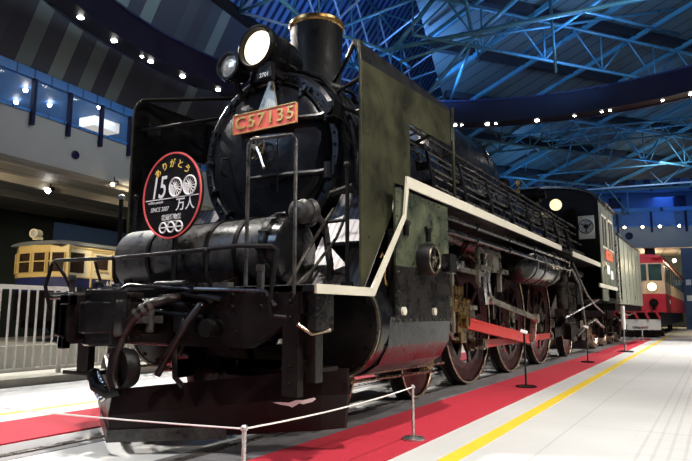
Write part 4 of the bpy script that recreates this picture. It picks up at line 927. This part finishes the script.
# --- cab
for s in (1,-1):
    o=[(1.40*s,11.1,1.22),(1.40*s,11.1,3.45),(1.40*s,13.3,3.45),(1.40*s,13.3,1.22)]
    # side sheet around a window opening
    mb=MB()
    for a,b in (((11.1,1.55),(13.3,2.42)),((11.1,3.2),(13.3,3.45)),((11.1,2.42),(11.35,3.2)),((12.15,2.42),(12.3,3.2)),((13.1,2.42),(13.3,3.2)),((11.1,1.22),(11.9,1.55))):
        mb.box((1.38*s,a[0],a[1]),(1.405*s,b[0],b[1]))
    c=P(mb,'cab_side','cabside')
    mb=MB(); mb.box((1.385*s,11.35,2.42),(1.395*s,12.15,3.2)); mb.box((1.385*s,12.3,2.42),(1.395*s,13.1,3.2)); P(mb,'side_window','glassdark',c)
    mb=MB()
    for y0 in (11.35,12.3):
        for a,b in (((y0,2.42),(y0+.05,3.2)),((y0+.75,2.42),(y0+.8,3.2)),((y0,2.42),(y0+.8,2.47)),((y0,3.15),(y0+.8,3.2)),((y0+.38,2.42),(y0+.42,3.2))): mb.box((1.39*s,a[0],a[1]),(1.415*s,b[0],b[1]))
    P(mb,'window_frame','white',c)
    if s>0:
        mb=MB(); mb.box((1.405,11.75,2.18),(1.42,12.75,2.40)); q=P(mb,'side_number_plate','platered',c,'red number plate on cab side')
        text('plate_letters','C57135',.19,(1.421,12.25,2.29),'gold',q,rot=(pi/2,0,pi/2),ext=.003)
        mb=MB(); mb.box((1.405,11.8,1.85),(1.418,12.2,2.05)); mb.box((1.405,12.35,1.75),(1.418,12.7,1.95)); P(mb,'small_plates','purewhite',c)
    mb=MB(); mb.box((1.40*s,10.6,1.50),(1.43*s,13.3,1.58)); P(mb,'cab_edge_strip','white',c,'white edge under the cab')
    mb=MB(); mb.tube([(1.44*s,13.25,1.3),(1.44*s,13.25,2.9)],.02,8); mb.tube([(1.44*s,11.9,3.35),(1.46*s,11.9,3.5),(1.44*s,13.3,3.5)],.02,8); P(mb,'cab_handrail','silver',c)
    mb=MB()
    for z in (.45,.8): mb.box((1.12*s,12.7,z),(1.36*s,13.15,z+.03))
    mb.box((1.14*s,12.7,.45),(1.17*s,12.73,1.3)); mb.box((1.14*s,13.12,.45),(1.17*s,13.15,1.3)); P(mb,'cab_steps','blackdull')
# front wall of the cab with rounded shoulders
N=24; arc=[(1.40*cos(a)*(1 if True else 1),3.45+.42*sin(a)) for a in [pi*i/N for i in range(N+1)]]
mb=MB(); mb.prism([(1.40,11.1,1.95)]+[(x,11.1,z) for x,z in arc]+[(-1.40,11.1,1.95)],(0,.03,0)); cf=P(mb,'cab_front','blackdull')
mb=MB(); up=[(x*1.03,11.0,z+.02) for x,z in arc]; lo=[(x,11.0,z-.03) for x,z in arc][::-1]
mb.prism(up+lo,(0,2.5,0)); P(mb,'cab_roof','black')
mb=MB(); mb.box((-1.38,13.27,1.3),(1.38,13.3,2.2)); mb.box((-1.38,11.1,1.25),(1.38,13.3,1.3)); P(mb,'cab_floor','blackdull')
for s in (1,-1):
    mb=MB(); mb.box((1.14*s-.17,11.07,2.60),(1.14*s+.17,11.10,3.12)); w=P(mb,'front_window_plate','plateglow',cf)
    mb=MB(); mb.lathe((1.14*s,11.06,2.87),(0,-1,0),[(0,0),(0,.155),(.03,.165),(.04,.15),(.04,.135),(.015,.13),(.015,0)],28); P(mb,'spinner_window','lensdim',w)
    mb=MB(); mb.tube([(1.14*s+.15*cos(a),11.03,2.87+.15*sin(a)) for a in [2*pi*i/24 for i in range(25)]],.012,6,caps=False); mb.cyl((1.14*s,11.05,2.87),(1.14*s,11.0,2.87),.05,n=14)
    for a in (.5,2.6,4.7): mb.beam((1.14*s,11.04,2.87),(1.14*s+.13*cos(a),11.04,2.87+.13*sin(a)),.02,.02,(0,1,0))
    P(mb,'spinner_rim','blackdull',w)
mb=MB(); mb.lathe((.62,10.5,3.33),(.3,-1,-.1),[(-.14,.02),(-.10,.10),(0,.15),(.02,.155),(.03,.14),(.03,.13)],28); mb.tube([(.6,10.5,3.2),(.6,10.6,3.05)],.03,8); cl=P(mb,'rear_boiler_lamp','blackdull')
mb=MB(); mb.lathe((.62,10.5,3.33),(.3,-1,-.1),[(.01,.13),(.035,.09),(.045,0)],28); P(mb,'lens','cabwin',cl,'lit pale yellow round lens')

# ================================================================== TENDER
tn=empty('tender',(0,13.6,0),label='tall grey-green coal tender coupled behind the locomotive cab',cat='tender')
def T(mb,name,mat,parent=tn,label=None,bevel=0):
    o=mb.build(name,mat,parent,bevel)
    if label: o['label']=label
    return o
mb=MB(); mb.prism([(1.38,.35,1.2),(1.38,.35,2.98),(1.28,.35,3.06),(-1.28,.35,3.06),(-1.38,.35,2.98),(-1.38,.35,1.2)],(0,5.6,0)); T(mb,'tank','tender')
for y in [.75+.9*i for i in range(6)]:
    for s in (1,-1):
        mb=MB(); mb.box((1.38*s,y,1.22),(1.392*s,y+.05,2.95)); T(mb,'tank_rib','tender')
mb=MB(); mb.tube([(1.39,.35,3.03),(1.39,5.95,3.03)],.025,8); mb.tube([(-1.39,.35,3.03),(-1.39,5.95,3.03)],.025,8); T(mb,'top_rail','drum')
mb=MB(); mb.box((-1.1,.5,3.0),(1.1,4.2,3.2)); T(mb,'coal_bunker','blackdull')
mb=MB(); mb.box((-1.3,.0,1.02),(1.3,6.2,1.2)); mb.box((-.4,.0,.8),(.4,6.4,1.02)); T(mb,'underframe','frame')
mb=MB(); mb.tube([(1.43,.30,1.3),(1.43,.30,3.0)],.02,8); mb.tube([(1.2,1.2,.98),(1.25,3,.9),(1.2,5,.98)],.03,8); T(mb,'pipes','steel')
def tw(y,s,pr={}):
    if not pr:
        mb=MB(); mb.lathe((0,0,0),(1,0,0),[(-.035,0),(-.035,.455),(0,.43),(.1,.425),(.1,.36),(.07,.34),(.06,.15),(.1,.12),(.1,0)],36); pr['w']=T(mb,'tender_wheel','tyre'); w=pr['w']
    else: w=pr['w'].copy(); COL.objects.link(w)
    w.location=(.533*s,y,.43); w.rotation_euler=(0,0,0 if s>0 else pi)
for s in (1,-1):
    for y in (.85,2.35,3.95,5.45): tw(y,s)
    for y in (1.6,4.7):
        mb=MB(); mb.prism([(.70*s,y-1.1,.52),(.70*s,y-.4,.70),(.70*s,y+.4,.70),(.70*s,y+1.1,.52),(.70*s,y+1.0,.36),(.70*s,y+.3,.40),(.70*s,y-.3,.40),(.70*s,y-1.0,.36)],(.07*s,0,0))
        for q in (-.75,.75): mb.box((.74*s,y+q-.14,.30),(.88*s,y+q+.14,.58)); mb.cyl((.8*s,y+q,.6),(.8*s,y+q,.8),.06,n=10)
        for k in range(5): mb.box((.76*s,y-.32+.04*k,.52+.03*k),(.86*s,y+.32-.04*k,.54+.03*k))
        T(mb,'bogie','frame')

# ================================================================== HEADBOARD on the front
HB=Vector((-.145,.24,1.865))
hb=empty('headboard',HB,label='round black commemorative headboard with red rim and Japanese lettering on the locomotive front',cat='sign')
mb=MB(); mb.lathe((0,0,0),(0,-1,0),[(-.02,0),(-.02,.365),(.0,.37),(.008,.365),(.008,0)],72); disc=mb.build('disc','signblack',hb); hb.scale=(.91,1,.96)
mb=MB(); mb.lathe((0,-.008,0),(0,-1,0),[(0,.352),(0,.368),(.008,.366),(.008,.354)],72,close=True); mb.build('rim','ringred',hb)
mb=MB(); mb.cyl((0,.05,-.72),(0,.05,.2),.025,n=10); mb.box((-.05,.0,-.77),(.05,.1,-.70)); mb.build('support_post','blackdull',hb)
Y=-.0105
for i,ch in enumerate('ありがとう'):
    a=RD(42-21*i)
    text('yellow_character',ch,.076,(-.272*sin(a),Y,.268*cos(a)),'yellowtxt',hb,rot=(pi/2,-a,0),ext=.001,off=.0015)
text('number','15',.27,(-.175,Y,.068),'purewhite',hb,ext=.001,shear=.22,sx=.74,off=.002)
for x in (.05,.222):
    mb=MB(); c=Vector((x,Y,.062)); z=lambda r,a: (x+r*1.08*cos(a),Y,.062+r*1.12*sin(a))
    mb.tube([z(.070,2*pi*i/32) for i in range(33)],.008,6,caps=False)
    for i in range(14): mb.tube([c,z(.068,2*pi*i/14)],.0036,4)
    mb.lathe((x,Y+.004,.062),(0,-1,0),[(0,.022),(.006,.022),(.006,0)],16)
    mb.prism([z(.066,RD(t)) for t in range(150,271,10)]+[z(.02,RD(210))],(0,-.003,0))
    mb.build('wheel_zero','purewhite',hb)
mb=MB(); mb.box((-.33,Y-.001,-.028),(.335,Y+.003,-.021)); mb.build('rule','purewhite',hb)
text('words','million people',.034,(-.20,Y,-.048),'purewhite',hb,ext=.0006,shear=.3)
text('words','万人',.115,(.175,Y,-.092),'purewhite',hb,ext=.0006,off=.0015)
text('words','SINCE 2007',.052,(-.145,Y,-.112),'purewhite',hb,ext=.0006,shear=.2,sx=.9)
text('words','鉄道博物館',.050,(.01,Y,-.188),'purewhite',hb,ext=.0006,off=.001)
text('words','THE RAILWAY MUSEUM',.016,(.01,Y,-.222),'purewhite',hb,ext=.0004)
for x in (-.09,.01,.11):
    mb=MB(); mb.tube([(x+.042*cos(a),Y,-.27+.042*sin(a)) for a in [2*pi*i/28 for i in range(29)]],.0075,6,caps=False)
    mb.box((x-.045,Y-.004,-.274),(x+.045,Y+.003,-.264)) if x else None
    mb.build('logo_ring','purewhite',hb)
# board text far left behind the headboard: gold letters on left side
text_o=None

# ================================================================== RAILCARS
# cream railcar under the left balcony
rc=empty('cream_railcar',(-15.65,8.2,.22),rz=RD(6.4),label='cream and yellow railcar with navy lower body under the left balcony',cat='railcar')
rc.scale=(.86,1,1)
def A(mb,name,mat,parent=rc,label=None,bevel=0):
    for v in mb.bm.verts:
        if v.co.z>1.9: v.co.z=1.9+(v.co.z-1.9)*.74
    o=mb.build(name,mat,parent,bevel)
    if label: o['label']=label
    return o
W2=1.5; Ln=17
mb=MB(); fr=[(-W2,.35),(-.9,.06),(0,0),(.9,.06),(W2,.35)]
mb.prism([(x,y,1.9) for x,y in fr]+[(W2,Ln,1.9),(-W2,Ln,1.9)],(0,0,1.45)); A(mb,'body','traincream',bevel=.03)
mb=MB(); mb.prism([(x*1.004,y-.015,1.92) for x,y in fr]+[(W2*1.004,.42,1.92),(-W2*1.004,.42,1.92)],(0,0,1.44)); A(mb,'front_face','trainfront',label='yellow front end')
mb=MB(); mb.prism([(x,y,1.45) for x,y in fr]+[(W2,Ln,1.45),(-W2,Ln,1.45)],(0,0,.45)); A(mb,'lower_body','trainnavy')
mb=MB(); mb.prism([(x*.98,y+.03,.5) for x,y in fr]+[(W2*.98,Ln,.5),(-W2*.98,Ln,.5)],(0,0,.95)); A(mb,'skirt','frame')
mb=MB(); mb.prism([(-1.2,.5,.25),(1.2,.5,.25),(1.2,Ln-.4,.25),(-1.2,Ln-.4,.25)],(0,0,.5)); A(mb,'underframe','frame')
mb=MB()
n=14; ra=[(1.56*cos(pi*i/n),3.35+.32*sin(pi*i/n)**.8) for i in range(n+1)]
for (yy,k),(y2,k2) in (((.0,.86),(.6,1.)),((.6,1.),(Ln,1.))):
    a=[mb.bm.verts.new((x*k,yy,z if z<3.36 else 3.35+(z-3.35)*(1 if k==1 else .6))) for x,z in ra]; b=[mb.bm.verts.new((x*k2,y2,z)) for x,z in ra]
    for i in range(n): mb.bm.faces.new((a[i],a[i+1],b[i+1],b[i])).smooth=True
    mb.bm.faces.new(a)
A(mb,'roof','trainroof')
mb=MB(); mb.lathe((0.05,-.05,3.88),(.1,-1,0),[(-.28,.1),(-.2,.19),(0,.2),(.03,.21),(.04,.17),(.01,.16)],24); mb.box((-.1,.0,3.6),(.2,.2,3.72)); hl=A(mb,'headlamp','traincream')
mb=MB(); mb.lathe((0.05,-.05,3.88),(.1,-1,0),[(.01,.165),(.03,.1),(.03,0)],24); A(mb,'lens','lensdim',hl)
for x0,x1 in ((-1.38,-.92),(-.80,-.06),(.10,.72),(.82,1.40)):
    def fy(x): 
        ax=abs(x); return (.06*ax/.9 if ax<.9 else .06+(ax-.9)/.6*.29)-.03
    mb=MB(); mb.prism([(x0,fy(x0),2.15),(x1,fy(x1),2.15),(x1,fy(x1),3.0),(x0,fy(x0),3.0)],(0,-.012,0)); w=A(mb,'front_window','brownwin')
    mb=MB(); mb.beam((x0,fy(x0)-.02,2.62),(x1,fy(x1)-.02,2.62),.03,.05); 
    for x,_ in ((x0,0),(x1,0)): mb.beam((x,fy(x)-.02,2.12),(x,fy(x)-.02,3.03),.05,.03,(0,1,0))
    A(mb,'window_bars','trainfront',w)
y=.8
for k,(a,b,door) in enumerate([(.40,.95,0),(1.25,2.15,1),(2.7,3.3,0),(4.4,5.1,0),(5.5,6.2,0),(6.6,7.3,0),(8.0,9.1,1),(9.8,10.5,0),(11,11.7,0)]):
    mb=MB(); mb.box((W2,a,2.12),(W2+.015,b,3.02)) if not door else mb.box((W2,a+.2,2.35),(W2+.03,b-.2,3.0)); w=A(mb,'side_window','brownwin')
    if door:
        mb=MB()
        for p,q in (((W2+.01,a,1.1),(W2+.01,a,3.15)),((W2+.01,b,1.1),(W2+.01,b,3.15)),((W2+.01,a,3.15),(W2+.01,b,3.15)),((W2+.02,a+.15,2.25),(W2+.02,b-.15,2.25))): mb.beam(p,q,.05,.04,(1,0,0))
        A(mb,'door_frame','trainfront',w)
mb=MB(); mb.box((W2,.4,3.22),(W2+.03,Ln,3.27)); mb.box((W2,.4,1.9),(W2+.02,Ln,1.95)); A(mb,'side_moulding','trainfront')
for y in (3.5,7.5): 
    mb=MB(); mb.box((-.4,y,3.6),(.4,y+1.0,3.78)); A(mb,'roof_vent','trainroof')
text('side_marking','モハ 6141',.22,(W2+.02,1.9,1.76),'purewhite',rc,rot=(pi/2,0,pi/2),ext=.004)
for yy in (2.4,Ln-2.6):
    for d in (-.9,.9):
        for s in (-1,1):
            mb=MB(); mb.cyl((.5*s,yy+d,.43),(.62*s,yy+d,.43),.43,n=24); A(mb,'wheel','frame')
# red and cream railcar at the far end
rr=empty('red_railcar',(.36,24,0),label='red and cream railcar with round lit headlamp beyond the tender',cat='railcar')
def Bq(mb,name,mat,parent=rr,label=None,bevel=0):
    o=mb.build(name,mat,parent,bevel)
    if label: o['label']=label
    return o
W2=1.42
def sec(z0,z1,name,mat,Ln=19):
    mb=MB(); mb.prism([(-W2,.28,z0),(-1.0,.05,z0),(0,0,z0),(1.0,.05,z0),(W2,.28,z0),(W2,Ln,z0),(-W2,Ln,z0)],(0,0,z1-z0)); return Bq(mb,name,mat)
sec(1.0,1.75,'lower_body','pinkred'); sec(1.75,2.28,'cream_band','railcream'); sec(2.28,3.0,'window_band','railcream'); sec(3.0,3.22,'upper_band','pinkred')
mb=MB(); ra=[(1.45*cos(pi*i/14),3.2+.26*sin(pi*i/14)**.8) for i in range(15)]
a=[mb.bm.verts.new((x*.93,.02,3.2+(z-3.2)*.7)) for x,z in ra]; b=[mb.bm.verts.new((x,.8,z)) for x,z in ra]; c=[mb.bm.verts.new((x,19,z)) for x,z in ra]
for A_,B_ in ((a,b),(b,c)):
    for i in range(14): mb.bm.faces.new((A_[i],A_[i+1],B_[i+1],B_[i])).smooth=True
mb.bm.faces.new(a); Bq(mb,'roof','pinkred')
for x0,x1 in ((-1.32,-.80),(-.72,.02),(.10,.80),(.88,1.34)):
    mb=MB(); f=lambda x:(.05*abs(x) if abs(x)<1 else .05+(abs(x)-1)*.55)-.03
    mb.prism([(x0,f(x0),2.28),(x1,f(x1),2.28),(x1,f(x1),2.95),(x0,f(x0),2.95)],(0,-.02,0)); Bq(mb,'front_window','tealglass')
mb=MB(); mb.lathe((.98,-.04,2.02),(0,-1,0),[(0,.22),(.06,.20),(.08,.17)],24); h=Bq(mb,'lamp_housing','railcream')
mb=MB(); mb.lathe((.98,-.04,2.02),(0,-1,0),[(.07,.18),(.10,.12),(.11,0)],24); Bq(mb,'lens','lens',h,'bright round lit lamp')
mb=MB(); mb.lathe((1.0,-.02,1.38),(0,-1,0),[(0,.17),(.05,.17),(.05,0)],20); mb.tube([(1.0,-.1,1.3),(1.0,-.25,1.1)],.04,8); Bq(mb,'front_fitting','frame')
for x in (-.9,-.5,-.1,.3,.7,1.1):
    mb=MB(); mb.tube([(x,-.05,1.05),(x,-.2,.95),(x+.1,-.2,.75)],.05,8); Bq(mb,'front_hose','pinkred')
mb=MB(); mb.box((-1.2,.2,.45),(1.2,18.8,1.0)); Bq(mb,'underframe','frame')
mb=MB(); mb.prism([(-1.1,-.1,.30),(1.2,-.1,.30),(1.2,-.1,.72),(-1.1,-.1,.72)],(0,.06,0)); Bq(mb,'white_skirt','banner')
mb=MB(); mb.box((-1.3,-.12,.06),(1.3,.3,.26)); Bq(mb,'rail_guard','frame')
y=1.2
for k in range(10):
    mb=MB(); mb.box((W2,y,2.25),(W2+.02,y+1.1,2.9)); Bq(mb,'side_window','tealglass'); y+=1.65
mb=MB(); mb.box((W2,.3,2.97),(W2+.05,19,3.02)); Bq(mb,'side_moulding','railcream')
text('side_number','455-1',.26,(W2+.01,2.6,1.45),'purewhite',rr,rot=(pi/2,0,pi/2),ext=.004)
for yy in (3.0,16):
    for d in (-1,1):
        for s in (-1,1):
            mb=MB(); mb.cyl((.5*s,yy+d,.43),(.62*s,yy+d,.43),.43,n=24); Bq(mb,'wheel','frame')

# ================================================================== LIGHT
def area(name,loc,target,size,energy,col,size_y=None,spread=180):
    l=bpy.data.lights.new(name,'AREA'); l.energy=energy; l.color=col; l.size=size; l.spread=RD(spread)
    if size_y: l.shape='RECTANGLE'; l.size_y=size_y
    o=bpy.data.objects.new(name,l); COL.objects.link(o); o.location=loc
    o.rotation_euler=(Vector(target)-Vector(loc)).to_track_quat('-Z','Y').to_euler(); return o
def spot(name,loc,target,energy,col,angle,blend=.5,rad=.15):
    l=bpy.data.lights.new(name,'SPOT'); l.energy=energy; l.color=col; l.spot_size=RD(angle); l.spot_blend=blend; l.shadow_soft_size=rad
    o=bpy.data.objects.new(name,l); COL.objects.link(o); o.location=loc
    o.rotation_euler=(Vector(target)-Vector(loc)).to_track_quat('-Z','Y').to_euler(); return o
WARM=(1,.95,.88); COOL=(.75,.86,1)
K=.68
for i,(ang,tx,ty,e) in enumerate([(150,-2,6,7600),(185,-1,2,7600),(215,-1,0,5000),(250,0,-1,3600),(285,2,0,4200),(320,2.5,3,4400),(350,3.5,6,5000),(20,1.8,15,7500),(50,3.5,13,6000),(80,1.5,17,4500),(115,-3,14,3500)]):
    a=RD(ang); p=(RC.x+11.05*cos(a),RC.y+11.05*sin(a),8.35)
    spot('ring_light',p,(tx,ty,0),e*K,WARM,62,.7,.12)
# blue uplights on the roof steel
BL=(.12,.36,1)
for (x,y,e,tx,ty) in ((-6.5,15,1100,-9.5,18),(-5,17,2400,-6,21),(0,17,1900,-2,20),(5,17,1900,4,22),(10,16,1500,9,22),(2,9,1200,0,15)):
    spot('blue_uplight',(x,y,9.5),(tx,ty,16),e*.38,BL,165,.6,.4)
for (x,y,e) in ((-4,27,1200),(3,29,1400),(10,31,1200)):
    spot('blue_uplight',(x,y,6.8),(x,y+3,12),e*.38,(.12,.42,1),165,.6,.4)
area('roof_wash',(4,14,9.4),(1,22,14),3,200,(.6,.85,1))  # added pale fill towards the roof, no fixture
# galleries
for s in (-1,5,11,17): area('gallery_light',LF(s,-2.5,8.25),LF(s,-2.5,6),2.5,90,(.35,.6,1))
for s in (-6,2,10): area('far_gallery_light',FF(s,-1.2,8.8),FF(s,-1.5,6),1.2,60,(.15,.35,1),4)
# spotlights on the cream railcar
spot('railcar_light',(-12.8,3.2,5.0),(-15.8,10,2.4),1500,(1,.84,.58),70)
spot('railcar_light',(-12.4,8.8,5.0),(-15.4,13,2.4),700,(1,.85,.6),90)
area('far_fascia_fill',(2,30,7.9),(0,40,5.8),2,130,(.75,.9,1))  # added fill that lifts the far balcony wall, no fixture
area('left_wall_fill',(-5,8,9.9),(-12,10,10.6),1.5,280,(.6,.8,1))  # added fill for the striped left wall, no fixture
# bay behind
for s in (1,4.5): 
    l=bpy.data.lights.new('bay_light','POINT'); l.energy=320; l.color=(1,.8,.5); l.shadow_soft_size=.2
    o=bpy.data.objects.new('bay_light',l); COL.objects.link(o); o.location=FF(s,-3.0,4.4)
spot('red_railcar_light',(4.5,17,7.5),(.6,24,1.8),1500,(1,.85,.65),40)
spot('floor_light',(6,26,7.5),(4,32,0),1500,(1,.85,.5),70)
# added fill without a fixture: cool wash on the front of the engine
area('front_wash',(-5,-8,8),(0,1,2),3,300,(.5,.68,1))
area('side_wash',(9,-3,7.5),(1.3,3,2),2.5,130,(1,.9,.7))  # added warm fill from the right, no fixture

w=bpy.data.worlds.new('world'); bpy.context.scene.world=w; w.use_nodes=True
w.node_tree.nodes['Background'].inputs[0].default_value=(.02,.035,.08,1); w.node_tree.nodes['Background'].inputs[1].default_value=.3

# ================================================================== CAMERA
cd=bpy.data.cameras.new('camera'); cam=bpy.data.objects.new('camera',cd); COL.objects.link(cam)
cd.sensor_width=36; cd.lens=593.5*36/692; cd.clip_end=300
cam.location=(3.498,-2.997,.92); cam.rotation_euler=(RD(90+8.043),0,RD(31.781))
sc=bpy.context.scene; sc.camera=cam
sc.view_settings.view_transform='Standard'; sc.view_settings.look='None'; sc.view_settings.gamma=1; sc.view_settings.exposure=0
